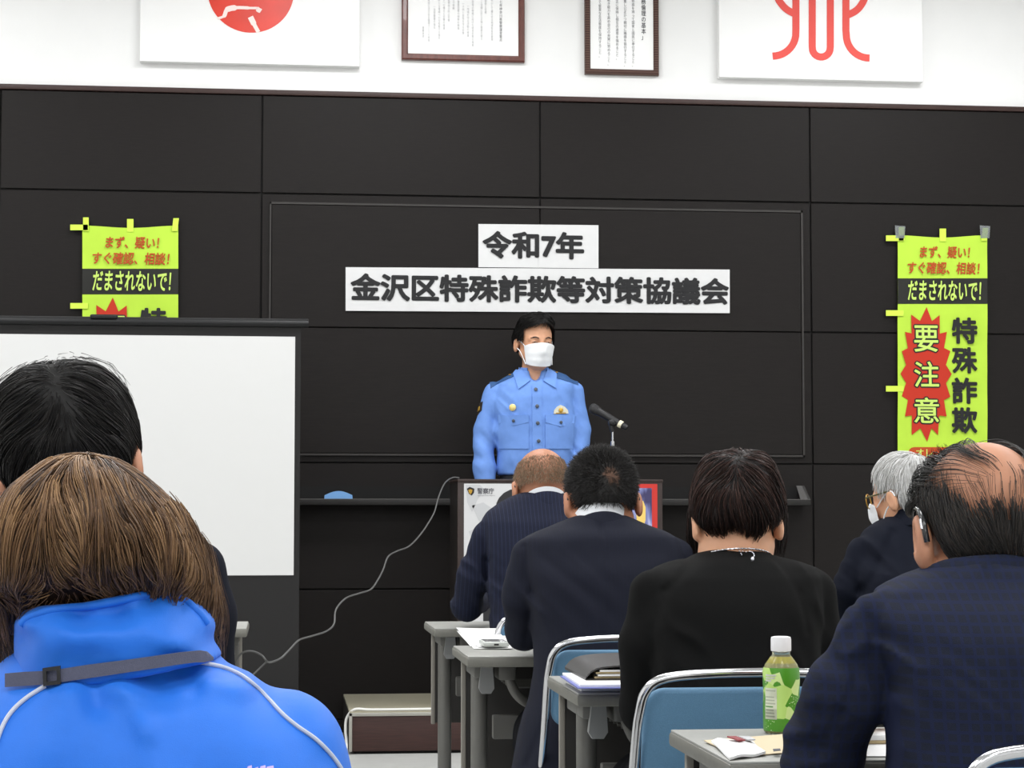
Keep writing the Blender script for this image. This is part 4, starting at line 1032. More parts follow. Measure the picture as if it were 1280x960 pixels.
def jacket(p, material, name='jacket', h=.005, folds=None, k=.012, cuff=.05, arms=True, it=1):
    def fn(P):
        d = p.torso(P)
        for pts, rad in p.arms: d = smin(d, chain(P, pts[:-1] + [pts[-1] - (pts[-1] - pts[-2]) * cuff / max(.05, np.linalg.norm(pts[-1] - pts[-2]))], rad, .02), k)
        if folds is not None: d = d + folds(P)
        return d
    p.coat = fn
    A = np.array([q for a in p.arms for q in a[0]] + [p.N]); lo = A.min(0) - .16; hi = A.max(0) + .14; lo[2] = min(lo[2], .38); lo[1] = p.Y - .3
    field(name, fn, lo, hi, h, material, p.root, it); return fn

# ---- the balding man at right ------------------------------------------------------
sk_a = skin('skin_tan', rgb(180, 128, 100)); sk_b = skin('skin_fair', rgb(208, 156, 124)); sk_c = skin('skin_ruddy', rgb(176, 122, 94)); sk_s = skin('skin_scalp', rgb(196, 146, 118), .42)
m_dktr = mat('dark_trousers', rgb(19, 20, 25), .9, spec=.12)
suit_a = fabric_stripes('navy_check_suit', rgb(27, 31, 44), rgb(26, 32, 56), .013, .3, 'XZ')
suit_b = fabric_stripes('dark_navy_suit', rgb(27, 29, 40), rgb(28, 30, 43), .009, .2, 'X')
suit_c = fabric_stripes('pinstripe_suit', rgb(27, 30, 46), rgb(37, 42, 62), .011, .18, 'X')
suit_d = mat('black_navy_suit', rgb(23, 25, 35), .85, bump=.25, bscale=900, spec=.15, noise=.1, nscale=500)
knit = mat('black_knit', rgb(19, 19, 19), .9, bump=.35, bscale=1100, spec=.12, noise=.1, nscale=700)
m_shirtw = mat('white_shirt', rgb(232, 234, 238), .7)
m_hblack = mat('hair_black', rgb(28, 26, 26), .45, spec=.28, tone=[rgb(14, 13, 13), rgb(30, 28, 27), rgb(46, 43, 41)])
m_hdark = mat('hair_dark_brown', rgb(34, 26, 24), .42, spec=.28, tone=[rgb(14, 11, 11), rgb(32, 23, 21), rgb(76, 52, 45)])
m_hbrown = mat('hair_brown', rgb(92, 66, 46), .42, spec=.4, tone=[rgb(30, 21, 17), rgb(74, 53, 38), rgb(116, 86, 59), rgb(156, 122, 86)])
m_hcrop = mat('hair_cropped_black', rgb(28, 26, 26), .5, spec=.3, tone=[rgb(14, 13, 13), rgb(26, 24, 23), rgb(40, 36, 33), rgb(88, 62, 47)])
m_hgrey = mat('hair_grey_stubble', rgb(140, 116, 92), .6, tone=[rgb(112, 88, 67), rgb(134, 110, 87), rgb(156, 134, 110)])
m_hwhite = mat('hair_white', rgb(214, 214, 212), .5, tone=[rgb(168, 166, 162), rgb(212, 212, 210), rgb(238, 238, 238)])
m_hthin = mat('hair_thin_black', rgb(28, 26, 25), .45, tone=[rgb(16, 14, 13), rgb(30, 27, 25), rgb(58, 50, 44)])

def balding_man():
    Y = 2.62
    rows = [(697, 1190, 1266, .13, .05), (706, 1165, 1292, .16, .05), (720, 1122, 1334, .19, .05), (741, 1088, 1366, .22, .04), (765, 1084, 1370, .24, .02), (800, 1094, 1362, .25, 0), (860, 1106, 1350, .26, -.01), (905, 1112, 1345, .26, -.02), (960, 1112, 1345, .27, -.03), (1100, 1110, 1350, .29, -.05), (1240, 1105, 1360, .30, -.06)]
    aL = [(1097, 778, .03, 38), (1064, 860, .04, 47), (1030, 945, .10, 49), (1045, 902, .32, 36), (1085, 888, .42, 28)]
    aR = [(2454 - x, y, d, r) for x, y, d, r in aL]
    p = person('balding man in a navy suit wearing a hearing aid, at the right edge', Y, (1227, 638, .09, 4, -15, 0, 1.03), (1228, 745, .05), rows, aL, aR, sk_a, h=.0045, trousers=m_dktr, ear=1.18)
    W_ = lambda x, y, d=0: atY(x, y, Y + d)
    def folds(P):
        e = .0025 * vnoise(P * 9) + .0012 * vnoise(P * 30)
        K = np.array([[10, 0, 26], [0, 10, 0], [4, 0, 34]]); K2 = np.array([[30, 0, -12], [0, 8, 0], [22, 0, 22]])
        e = e + ridged(P, K, W_(1135, 880, -.14), (.11, .2, .06), .0035) + ridged(P, K2, W_(1050, 830, 0), (.08, .2, .10), .007, 4.4) + ridged(P, K2, W_(1010, 930, .02), (.08, .2, .08), .006, 9.1)
        for dep, a, b in ((.003, (1243, 712, -.06), (1262, 960, -.15)), (.004, (1080, 748, -.02), (1104, 800, -.06)), (.004, (1104, 800, -.06), (1112, 860, -.08)), (.003, (1072, 845, -.02), (1020, 950, .04))):
            e = crease(P, e, W_(*a), W_(*b), .006, dep)
        return e
    jacket(p, suit_a, h=.0045, folds=folds, k=.010)
    N = p.N
    band(N + [0, -.012, -.02], -12, .066, .070, [(-.004, .0), (.0, .058), (.004, .062), (.009, .058), (.020, .006), (.012, 0)], 'jacket_collar', suit_a, p.root)
    band(N + [0, -.006, -.02], -12, .060, .062, [(0, 0), (0, .06), (.003, .064), (.005, .06), (.005, 0)], 'shirt_collar', mat('dark_inner_collar', rgb(44, 44, 50), .8), p.root)
    H = p.head
    env = lambda P: smin(H.skull(P, .010), ell(H.loc(P), (0, -.048, -.05), (.070, .052, .056)), .03)
    def q_ok(V, dz=0):
        q = H.loc(V); ax = np.abs(q[:, 0])
        return (q[:, 2] < -.014 + dz + 2.2 * np.maximum(0, ax - .057) + .016 * vnoise(V * 90)) & (q[:, 1] < .06) & (q[:, 2] > -.088 + .22 * ax) & ~((ax > .060) & (q[:, 2] < -.012) & (q[:, 1] > -.024)) & (q[:, 2] > -.090 - .2 * (q[:, 1] + .02))
    lo, hi = H.c - .15, H.c + .15
    cap = cap_parts(lambda P: env(P) + .004, lo, hi, .005, .2, lambda V: q_ok(V, -.014))
    V0 = surf(env, lo, hi, .006)[0]; parts = [cap]
    side = V0[q_ok(V0)]
    r = pick(side, 4600); n = len(r)
    down = H.R @ np.array([0, -.2, -1.]); outx = H.R @ np.array([1., 0, 0]); back = H.R @ np.array([0, -1., 0.])
    fl = lambda P: down[None] - (H.loc(P)[:, :1] * 5) * outx[None] * (H.loc(P)[:, 2:3] < -.03) + .3 * vnoise(P * 40)[:, None] * np.array([1, 0, 0])
    L = np.minimum(RNG.uniform(.025, .05, n), np.maximum(.010, (H.loc(r)[:, 2] + .094) * 1.1))
    S = clump(comb(env, r, fl, L, RNG.uniform(0, .007, n), 8, .13), 300, .4); parts.append(tubes(S, .0006, .3, RNG.random(n)))
    thin = V0[q_ok(V0, .05) & ~q_ok(V0, .0)]; r = pick(thin, 300); n = len(r); S = comb(lambda P: H.skull(P, .003), r, fl, RNG.uniform(.02, .05, n), -RNG.uniform(0, .003, n), 8, .2); parts.append(tubes(S, .00035, .6, RNG.random(n)))
    # thin strands combed over the bare crown
    def top_roots(m, x0, x1, y0, y1):
        q0 = np.stack([RNG.uniform(x0, x1, m), RNG.uniform(y0, y1, m), np.full(m, .0)], 1); q0[:, 2] = .088 * np.sqrt(np.clip(1 - (q0[:, 0] / .077) ** 2 - (q0[:, 1] / .098) ** 2, .02, 1)); return H.wor(q0)
    fl2 = lambda P: back[None] + (np.sign(H.loc(P)[:, :1]) * .30 + .15) * outx[None] + .3 * vnoise(P * 25)[:, None] * outx[None]
    r = top_roots(210, -.072, .06, .0, .075); n = len(r)
    S = comb(lambda P: H.skull(P, .004), r, fl2, RNG.uniform(.11, .21, n), -RNG.uniform(0, .004, n), 14, .10); parts.append(tubes(S, .0005, .5, RNG.random(n) * .6))
    # the fuller hair at the front of the crown and down its edges
    r = np.concatenate([top_roots(1500, -.072, .072, .048, .085), top_roots(140, -.074, -.05, -.02, .06), top_roots(200, .05, .074, -.03, .06)]); n = len(r)
    fl3 = lambda P: back[None] + (np.sign(H.loc(P)[:, :1]) * .5) * outx[None] + .35 * vnoise(P * 30)[:, None] * outx[None]
    S = comb(lambda P: H.skull(P, .010), r, fl3, RNG.uniform(.025, .075, n), -RNG.uniform(-.004, .009, n), 9, .16); parts.append(tubes(S, .0006, .35, RNG.random(n) * .7))
    hair_object(p.root, parts, m_hthin)
    # hearing aid behind the left ear
    e = MB(); e.tube([H.wor(q) for q in smooth_path([(-.086, .020, -.006), (-.090, .004, .002), (-.093, -.016, -.004), (-.094, -.029, -.020), (-.094, -.032, -.038), (-.092, -.030, -.050)], 5)], [.0018] * 6 + [.0034] * 5 + [.0042] * 15, 10)
    ha = e.build('hearing_aid', mat('black_plastic', rgb(30, 30, 32), .2, coat=.4), p.root)
    MB().tube([H.wor(q) for q in ((-.0975, -.030, -.020), (-.0978, -.033, -.034))], .0022, 8).build('silver_clip', m_chrome, ha)
balding_man()

# ---- the woman in the black sweater -------------------------------------------------
def sweater_woman():
    Y = 3.75
    rows = [(686, 884, 952, .105, .05), (694, 868, 968, .13, .05), (702, 842, 994, .17, .045), (711, 818, 1016, .20, .04), (724, 808, 1027, .22, .03), (760, 808, 1027, .235, .01), (800, 813, 1022, .24, 0), (850, 818, 1016, .24, -.015), (920, 818, 1016, .25, -.03), (1060, 810, 1024, .28, -.05)]
    aL = [(812, 740, .02, 26), (806, 800, .02, 30), (806, 884, .07, 30), (822, 858, .26, 24), (852, 846, .36, 20)]
    aR = [(1020, 741, .02, 25), (1023, 800, .02, 29), (1024, 884, .07, 30), (1010, 858, .26, 24), (980, 846, .36, 20)]
    p = person('short-haired woman in a black sweater and silver necklace, behind the tea bottle', Y, (919, 638, .09, -3, -28, 0, .93), (918, 704, .06), rows, aL, aR, sk_b, h=.005, trousers=m_dktr)
    W_ = lambda x, y, d=0: atY(x, y, Y + d)
    def folds(P):
        e = .003 * vnoise(P * 8) + .0012 * vnoise(P * 24)
        K = np.array([[26, 0, 6], [0, 8, 0], [10, 0, 16]])
        e = e + ridged(P, K, W_(830, 800, -.08), (.07, .2, .12), .006) + ridged(P, K * [-1, 1, 1], W_(1010, 800, -.08), (.06, .2, .12), .006, 3.3)
        for dep, a, b in ((.003, (868, 698, 0), (836, 740, -.08)), (.003, (836, 740, -.08), (824, 790, -.1)), (.003, (965, 698, 0), (1000, 742, -.08)), (.003, (1000, 742, -.08), (1010, 790, -.1))):
            e = crease(P, e, W_(*a), W_(*b), .007, dep)
        return e
    jacket(p, knit, 'sweater', h=.005, folds=folds, k=.014)
    band(p.N + [0, -.006, -.015], -14, .0575, .058, [(0, -.01), (-.002, .032), (.001, .036), (.005, .033), (.010, -.01)], 'collar', knit, p.root)
    H = p.head
    env = rows_loft([(561, 906, 938, .05, .10), (565, 890, 952, .10, .10), (577, 876, 965, .15, .09), (598, 867, 976, .19, .09), (622, 861, 981, .205, .085), (642, 861, 981, .20, .08), (656, 866, 977, .18, .075), (667, 876, 967, .155, .07), (678, 886, 956, .13, .07), (700, 892, 948, .11, .07)], Y); e0 = env; env = lambda P: e0(P) + .0035 * vnoise(P * [40, 40, 18.])
    lo, hi = H.c - [.16, .17, .2], H.c + [.16, .17, .16]
    def zline(V):
        x = 922 + (V[:, 0] - W_(922, 640)[0]) / mpp(Y)
        return CAM[2] - (np.interp(x, [855, 878, 893, 920, 950, 964, 990], [645, 666, 685, 669, 683, 666, 645]) - 650) * mpp(Y)
    def keep(V):
        return V[:, 2] > zline(V) + .012
    V, F = surf(lambda P: env(P) + .005, lo, hi, .005); parts = []
    cap = cap_parts(lambda P: env(P) + .005, lo, hi, .005, .1, keep); parts.append(cap)
    V0 = surf(env, lo, hi, .006)[0]; r = pick(V0[keep(V0)], 5600); n = len(r)
    crown = W_(915, 578, -.02)
    def fl(P):
        D = P - crown; D[:, 2] *= .6; D /= np.linalg.norm(D, axis=1, keepdims=True) + 1e-6
        x = (P[:, 0] - H.c[0])
        return D * .9 + np.array([0, 0, -1.0]) - np.stack([x * 5 * (P[:, 2] < H.c[2] - .03), 0 * x, 0 * x], 1) + .6 * vnoise(P * 20)[:, None] * np.array([1, 0, 0])
    zend = zline(r)
    L = np.minimum(RNG.uniform(.04, .11, n), np.maximum(.012, (r[:, 2] - zend) * 1.15 + RNG.normal(size=n) * .008))
    S = clump(comb(env, r, fl, L, RNG.uniform(-.002, .007, n), 9, .22, 45), 420, .55); parts.append(tubes(S, .0008, .25, np.clip(RNG.random(n) * .75 + .25 * (r[:, 2] > H.c[2] + .02), 0, 1)))
    hair_object(p.root, parts, m_hdark)
    # necklace on the collar with a hanging end
    R = rotm(0, -14); ring = []
    for t in np.linspace(0, 2 * math.pi, 61)[:-1]: ring.append(p.N + np.array([0, -.006, -.015]) + R @ np.array([.0695 * math.cos(t), .0705 * math.sin(t), .024 - .003 * math.sin(t)]))
    mb = MB(); mb.tube(ring, .0012, 6, closed=True)
    m_silver = mat('silver', rgb(200, 200, 204), .25, metal=1.0)
    for i in range(36, 54): mb.ball(ring[i], .0021, 8, 6)
    nk = mb.build('necklace', m_silver, p.root)
    cloth = lambda P: np.minimum(p.coat(P), cone(P, p.N - [0, .006, .02], p.N + [0, -.004, .02], .0705, .069))
    drop = np.array(smooth_path([(938, 689.5, 0), (941, 692, 0), (942.5, 696, 0), (941, 699.5, 0)], 4))[:, :2]
    Pd, Nd = on_surface(cloth, drop, Y - .5, .0025); mb = MB()
    for q in Pd: mb.ball(q, .0012, 8, 6)
    Pb, Nb = on_surface(cloth, [(940.5, 701.5)], Y - .5, .004); mb.ball(Pb[0], (.0035, .0035, .0048), 10, 8)
    mb.build('pendant_chain', mat('pendant_silver', rgb(226, 228, 236), .15, metal=.8), nk)
    Pl, Nl = on_surface(cloth, [(924, 689), (928, 689.5), (932, 690), (936, 689.5), (926, 692), (926.5, 694.5)], Y - .5, .003); mb = MB()
    for q in Pl: mb.ball(q, .0016, 8, 6)
    mb.build('clasp', m_silver, nk)
sweater_woman()

# ---- the short-haired man in the dark suit --------------------------------------------
def crew_man():
    Y = 4.8
    rows = [(641, 722, 780, .10, .06), (648, 706, 794, .14, .055), (657, 684, 815, .18, .05), (666, 661, 838, .21, .04), (674, 649, 850, .225, .035), (688, 645, 857, .235, .03), (720, 655, 852, .25, .01), (780, 664, 846, .26, 0), (830, 667, 845, .27, -.01), (868, 662, 848, .28, -.02), (900, 652, 858, .29, -.03), (960, 640, 870, .31, -.04), (985, 638, 872, .32, -.05)]
    aL = [(659, 694, .02, 21), (652, 745, .03, 22.5), (656, 790, .10, 22), (668, 772, .30, 18), (694, 766, .4, 15)]
    aR = [(846, 694, .02, 21), (857, 745, .03, 22.5), (856, 790, .10, 22), (842, 772, .30, 18), (815, 766, .4, 15)]
    p = person('man with cropped black hair in a dark navy suit, beside the white phone', Y, (752, 611, .1, 0, -20, 0, 1.02), (750, 661, .06), rows, aL, aR, sk_c, h=.005, trousers=m_dktr)
    W_ = lambda x, y, d=0: atY(x, y, Y + d)
    def folds(P):
        e = .003 * vnoise(P * 8) + .001 * vnoise(P * 28)
        K = np.array([[8, 0, 24], [0, 8, 0], [6, 0, 26]]); K2 = np.array([[24, 0, 8], [0, 8, 0], [14, 0, 16]])
        e = e + ridged(P, K, W_(700, 745, -.12), (.12, .2, .07), .006) + ridged(P, K2, W_(655, 755, 0), (.06, .2, .09), .006, 2.2)
        for dep, a, b in ((.004, (751, 655, -.03), (756, 800, -.13)), (.005, (655, 684, 0), (668, 740, -.09)), (.004, (668, 740, -.09), (668, 812, -.11)), (.004, (690, 880, -.14), (664, 960, -.18))):
            e = crease(P, e, W_(*a), W_(*b), .008, dep)
        return e
    jacket(p, suit_b, h=.005, folds=folds, k=.010)
    band(p.N + [0, -.006, -.044], -30, .064, .079, [(-.004, 0), (0, .040), (.004, .044), (.009, .04), (.022, .0), (.012, -.004)], 'jacket_collar', suit_b, p.root, lean=.12)
    band(p.N + [0, -.004, -.036], -30, .058, .073, [(0, 0), (0, .064), (.002, .067), (.0045, .064), (.0045, 0)], 'shirt_collar', m_shirtw, p.root, lean=.12)
    H = p.head
    env = lambda P: smin(H.skull(P, .008), ell(H.loc(P), (0, -.05, -.045), (.062, .048, .06)), .03)
    def ok(V):
        q = H.loc(V); return (V[:, 2] > W_(0, 630)[2] - .35 * np.maximum(0, np.abs(V[:, 0] - H.c[0]) - .035)) & (q[:, 1] < .06 + .2 * q[:, 2]) & (q[:, 2] > -.085 + .25 * np.abs(q[:, 0])) & ~((np.abs(q[:, 0]) > .064) & (q[:, 2] < -.02) & (q[:, 1] > -.022))
    lo, hi = H.c - .16, H.c + .16
    whorl = H.wor((.008, -.097, -.004))
    cv, cf, ct = cap_parts(lambda P: env(P) + .0055, lo, hi, .004, .3, ok)
    dwc = np.linalg.norm((cv - whorl) * [1, 1, .8], axis=1) + .012 * vnoise(cv * 120) + .008 * vnoise(cv * 45); ct = np.clip(1.0 - (dwc - .012) / .026, .15, 1.0)
    parts = [(cv, cf, ct)]
    V0 = surf(env, lo, hi, .005)[0]; V0 = V0[ok(V0)]; r = pick(V0, 9500, .002)
    dw = np.linalg.norm(r - whorl, axis=1); r = r[RNG.random(len(r)) < np.clip(.42 + dw / .05, 0, 1)]; n = len(r)
    g = grad(env, r); q = H.loc(r); up = np.clip((q[:, 2] + .03) / .08, .12, 1)
    D = r - whorl; D -= g * (D * g).sum(1, keepdims=True); D /= np.linalg.norm(D, axis=1, keepdims=True) + 1e-6
    dirn = g * (.55 + .5 * up)[:, None] + D * .7 + RNG.normal(size=(n, 3)) * .22; dirn /= np.linalg.norm(dirn, axis=1, keepdims=True)
    L = (.004 + .009 * up) * RNG.uniform(.7, 1.15, n)
    t = np.linspace(0, 1, 4)[None, :, None]
    S = r[:, None] - g[:, None] * .006 + dirn[:, None] * (L + .004)[:, None, None] * t + D[:, None] * (L[:, None, None] * .25) * t ** 2
    parts.append(tubes(S, .0006, .4, RNG.random(n) * .66)); hair_object(p.root, parts, m_hcrop)
    mb = MB()
    for s in (-1, 1): mb.tube([H.wor(q) for q in smooth_path([(s * .074, .085, -.024), (s * .083, .02, -.020), (s * .086, -.008, -.020), (s * .084, -.022, -.036)], 5)], .0016, 6)
    mb.tube([H.wor((-.074, .085, -.024)), H.wor((-.03, .112, -.028)), H.wor((0, .118, -.024)), H.wor((.03, .112, -.028)), H.wor((.074, .085, -.024))], .0014, 6)
    mb.build('glasses', m_blkmetal, p.root)
crew_man()

# ---- the bald man in pinstripes --------------------------------------------------------
def bald_man():
    Y = 6.1
    rows = [(614, 655, 705, .10, .06), (620, 640, 718, .14, .055), (630, 622, 738, .17, .05), (643, 606, 752, .20, .04), (656, 600, 758, .23, .03), (690, 603, 754, .25, .01), (740, 610, 748, .26, 0), (790, 612, 746, .27, -.02), (905, 606, 752, .30, -.05)]
    aL = [(607, 668, .02, 16), (594, 715, .04, 19), (584, 757, .12, 18.5), (598, 752, .34, 14), (618, 748, .44, 12)]
    aR = [(750, 668, .02, 16), (760, 715, .04, 19), (764, 757, .12, 18.5), (752, 752, .34, 14), (730, 748, .44, 12)]
    p = person('bald-crowned man in a navy pinstripe suit, seated nearest the lectern', Y, (677, 599, .1, 2, -24, 0, 1.02), (681, 634, .06), rows, aL, aR, sk_c, h=.0055, trousers=m_dktr)
    W_ = lambda x, y, d=0: atY(x, y, Y + d)
    def folds(P):
        e = .003 * vnoise(P * 8); K2 = np.array([[22, 0, 10], [0, 8, 0], [12, 0, 22]])
        e = e + ridged(P, K2, W_(590, 730, 0), (.08, .2, .12), .008, 2.2) + ridged(P, K2, W_(625, 735, -.12), (.1, .2, .07), .006)
        for dep, a, b in ((.006, (604, 658, -.02), (612, 700, -.1)), (.006, (612, 700, -.1), (611, 765, -.12))): e = crease(P, e, W_(*a), W_(*b), .010, dep)
        return e
    jacket(p, suit_c, h=.0055, folds=folds, k=.010)
    band(p.N + [0, -.006, -.045], -28, .067, .082, [(-.004, 0), (0, .048), (.004, .052), (.009, .048), (.024, -.004), (.012, -.006)], 'jacket_collar', suit_c, p.root, lean=.12)
    band(p.N + [0, -.004, -.036], -28, .060, .075, [(0, 0), (0, .058), (.002, .061), (.005, .058), (.005, 0)], 'shirt_collar', m_shirtw, p.root, lean=.12)
    H = p.head; env = lambda P: smin(H.skull(P, .0015), ell(H.loc(P), (0, -.045, -.045), (.062, .05, .05)), .03)
    def ok(V):
        q = H.loc(V); return (q[:, 2] < .052 + .15 * q[:, 1]) & (q[:, 2] > -.055 + .2 * np.abs(q[:, 0])) & (q[:, 1] < .05) & ~((np.abs(q[:, 0]) > .066) & (q[:, 2] < -.02) & (q[:, 1] > -.022))
    lo, hi = H.c - .15, H.c + .15; V0 = surf(env, lo, hi, .005)[0]; V0 = V0[ok(V0)]; r = pick(V0, 6500, .002); n = len(r); g = grad(env, r)
    D = g * .35 + np.array([0, 0, -1.]) + RNG.normal(size=(n, 3)) * .25; D /= np.linalg.norm(D, axis=1, keepdims=True); t = np.linspace(0, 1, 3)[None, :, None]
    S = r[:, None] - g[:, None] * .001 + D[:, None] * RNG.uniform(.004, .010, n)[:, None, None] * t
    hair_object(p.root, [tubes(S, .0006, .5, RNG.random(n))], m_hgrey)
    mb = MB()
    for s in (-1, 1): mb.tube([H.wor(q) for q in smooth_path([(s * .074, .085, -.024), (s * .083, .02, -.020), (s * .086, -.008, -.020), (s * .084, -.022, -.036)], 5)], .0018, 6)
    mb.tube([H.wor((-.074, .085, -.024)), H.wor((-.03, .112, -.028)), H.wor((0, .118, -.024)), H.wor((.03, .112, -.028)), H.wor((.074, .085, -.024))], .0014, 6)
    mb.build('glasses', m_blkmetal, p.root)
bald_man()

# ---- the white-haired man ---------------------------------------------------------------
def white_man():
    Y = 5.9
    rows = [(640, 1118, 1168, .10, .05), (648, 1105, 1182, .15, .05), (660, 1086, 1200, .18, .045), (674, 1072, 1212, .21, .04), (692, 1066, 1220, .23, .03), (730, 1068, 1218, .25, 0), (800, 1072, 1214, .26, -.02), (915, 1066, 1220, .30, -.05)]
    aL = [(1076, 690, .02, 17), (1061, 735, .03, 19), (1058, 775, .10, 18), (1075, 762, .3, 14), (1095, 756, .4, 12)]
    aR = [(1214, 690, .02, 17), (1228, 735, .03, 19), (1230, 775, .10, 18), (1215, 762, .3, 14), (1195, 756, .4, 12)]
    p = person('white-haired man in glasses and a white mask, head turned left, beneath the right banner', Y, (1133, 609, .06, 38, -8, 0, 1.02), (1142, 652, .05), rows, aL, aR, sk_b, h=.0055, trousers=m_dktr)
    W_ = lambda x, y, d=0: atY(x, y, Y + d)
    def folds(P):
        e = .004 * vnoise(P * 8); K2 = np.array([[20, 0, 12], [0, 8, 0], [14, 0, 18]])
        e = e + ridged(P, K2, W_(1075, 700, -.05), (.10, .2, .14), .007, 2.2)
        return crease(P, e, W_(1120, 665, -.06), W_(1088, 740, -.12), .012, .006)
    m_j = mat('dark_navy_jacket', rgb(19, 22, 33), .85, spec=.15, bump=.25, bscale=700, noise=.1, nscale=400)
    jacket(p, m_j, h=.006, folds=folds, k=.012)
    band(p.N + [0, -.01, -.03], -14, .068, .074, [(-.004, 0), (0, .052), (.004, .056), (.009, .052), (.022, 0), (.012, -.004)], 'jacket_collar', m_j, p.root)
    H = p.head
    def env(P):
        q = H.loc(P); return smin(smin(H.skull(P, .010), ell(q, (0, -.04, -.035), (.074, .062, .06)), .03), ell(q, (0, .02, .03), (.076, .07, .07)), .02)
    def ok(V):
        q = H.loc(V); return (q[:, 1] < .062 + .25 * (q[:, 2] - .05)) & (q[:, 2] > -.075 + .3 * np.maximum(0, q[:, 1] + .06)) & ~((np.abs(q[:, 0]) > .062) & (q[:, 2] < -.012) & (q[:, 1] > -.024))
    lo, hi = H.c - .16, H.c + .16
    parts = [cap_parts(lambda P: env(P) + .003, lo, hi, .006, .35, ok)]
    V0 = surf(env, lo, hi, .005)[0]; V0 = V0[ok(V0)]; r = pick(V0, 3000, .002); n = len(r); crown = H.wor((0, -.05, .09))
    def fl(P):
        D = P - crown; D /= np.linalg.norm(D, axis=1, keepdims=True) + 1e-6
        return D + np.array([0, 0, -.6]) + .4 * vnoise(P * 25)[:, None] * np.array([1, 0, 0])
    S = comb(env, r, fl, RNG.uniform(.02, .045, n), -RNG.uniform(-.004, .004, n), 6, .22); parts.append(tubes(S, .0011, .35, RNG.random(n)))
    hair_object(p.root, parts, m_hwhite)
    mb = MB()
    for s in (-1, 1): mb.tube([H.wor(q) for q in smooth_path([(s * .072, .095, -.018), (s * .083, .03, -.014), (s * .087, -.004, -.014), (s * .085, -.02, -.032)], 5)], .0024, 6)
    gl = mb.build('glasses', mat('olive_glasses', rgb(90, 86, 50), .35), p.root)
    mb = MB()
    for s in (-1, 1): mb.tube([H.wor((s * .036 + .028 * math.cos(a), .112 - .012 * math.cos(a) * s, -.026 + .021 * math.sin(a))) for a in np.linspace(0, 2 * math.pi, 24)[:-1]], .0018, 6, closed=True)
    mb.build('rim', m_gold, gl)
    mask_on(p, H)
def mask_on(p, H, loops=True):
    """a pleated cloth mask over nose and chin with ear loops"""
    m = MATS.get('mask_white') or mat('mask_white', rgb(238, 240, 242), .75, bump=.1, bscale=120)
    nu, nv = 25, 15; G = np.zeros((nu, nv, 3))
    for i in range(nu):
        for j in range(nv):
            u = i / (nu - 1) * 2 - 1; v = j / (nv - 1)
            a = u * 1.12; z = -.040 - .096 * v + .010 * (1 - u * u) * (1 - v) ** 2 + .016 * u * u * (v - .3); bulge = .014 * math.sin(math.pi * min(1, .15 + .85 * v)) ** .7
            nose = .020 * math.exp(-(u / .26) ** 2) * math.exp(-((v - .22) / .34) ** 2)
            rx = .076 - .014 * v; ry = .074 - .012 * v * u * u + bulge * (1 - u * u) + nose + .0012 * math.sin(v * 19)
            G[i, j] = H.wor((rx * math.sin(a) * 1.06, .036 + ry * math.cos(a), z))
    fwd = H.R @ np.array([0, 1., 0])
    mk = MB().sheet(G, -fwd * .0025).build('mask', m, p.root, smooth=60)
    for s in (-1, 1):
        mb = MB()
        for z in (-.050, -.125): mb.tube([H.wor(q) for q in smooth_path([(s * .063, .066, z), (s * .076, .028, -.045 + (z + .087) * .6), (s * .088, -.006, -.030 + (z + .087) * .45), (s * .088, -.018, -.04 + (z + .087) * .3)], 5)], .0022, 6)
        mb.build('ear_loop', m, mk)
    return mk
white_man()

# ---- the woman hidden in front of the black sweater ------------------------------------------
def hidden_woman():
    Y = 4.84
    rows = [(690, 898, 946, .10, .04), (700, 880, 964, .14, .04), (712, 858, 986, .18, .035), (728, 846, 998, .20, .03), (760, 846, 998, .22, .01), (820, 852, 992, .23, 0), (970, 848, 996, .27, -.04)]
    aL = [(856, 740, .02, 18), (850, 780, .03, 19), (852, 815, .10, 18), (865, 785, .3, 14), (885, 778, .38, 12)]
    aR = [(988, 740, .02, 18), (996, 780, .03, 19), (994, 815, .10, 18), (980, 785, .3, 14), (960, 778, .38, 12)]
    p = person('dark bob-haired woman almost wholly hidden in front of the woman in black', Y, (922, 634, .08, 0, -18, 0, .95), (922, 697, .05), rows, aL, aR, sk_b, h=.007, trousers=m_dktr)
    jacket(p, suit_d, h=.008, k=.014)
    env = rows_loft([(578, 904, 940, .05, .08), (584, 888, 956, .11, .08), (596, 874, 970, .16, .08), (618, 862, 982, .20, .08), (645, 857, 986, .21, .07), (670, 856, 987, .20, .07), (690, 859, 983, .18, .07), (700, 866, 976, .16, .07)], Y)
    H = p.head; lo, hi = H.c - [.18, .18, .22], H.c + [.18, .18, .16]
    zc = atY(0, 690, Y)[2]; parts = [cap_parts(lambda P: env(P) + .005, lo, hi, .007, .12, lambda V: V[:, 2] > zc)]
    V0 = surf(env, lo, hi, .007)[0]; r = pick(V0[V0[:, 2] > zc + .02], 2600); n = len(r); crown = atY(920, 585, Y)
    env2 = rows_loft([(578, 904, 940, .05, .08), (584, 888, 956, .11, .08), (596, 874, 970, .16, .08), (618, 862, 982, .20, .08), (645, 857, 986, .21, .07), (670, 856, 987, .20, .07), (690, 859, 983, .18, .07), (760, 866, 976, .16, .07)], Y)
    def fl(P):
        D = P - crown; D /= np.linalg.norm(D, axis=1, keepdims=True) + 1e-6
        return D * .7 + np.array([0, 0, -1.]) + .25 * vnoise(P * 22)[:, None] * np.array([1, 0, 0])
    L = np.minimum(RNG.uniform(.06, .12, n), (r[:, 2] - zc) * 1.2 + RNG.uniform(0, .02, n))
    S = comb(env2, r, fl, L, RNG.uniform(0, .006, n), 8, .15); parts.append(tubes(S, .0011, .3, RNG.random(n) * .8)); hair_object(p.root, parts, m_hdark)
hidden_woman()

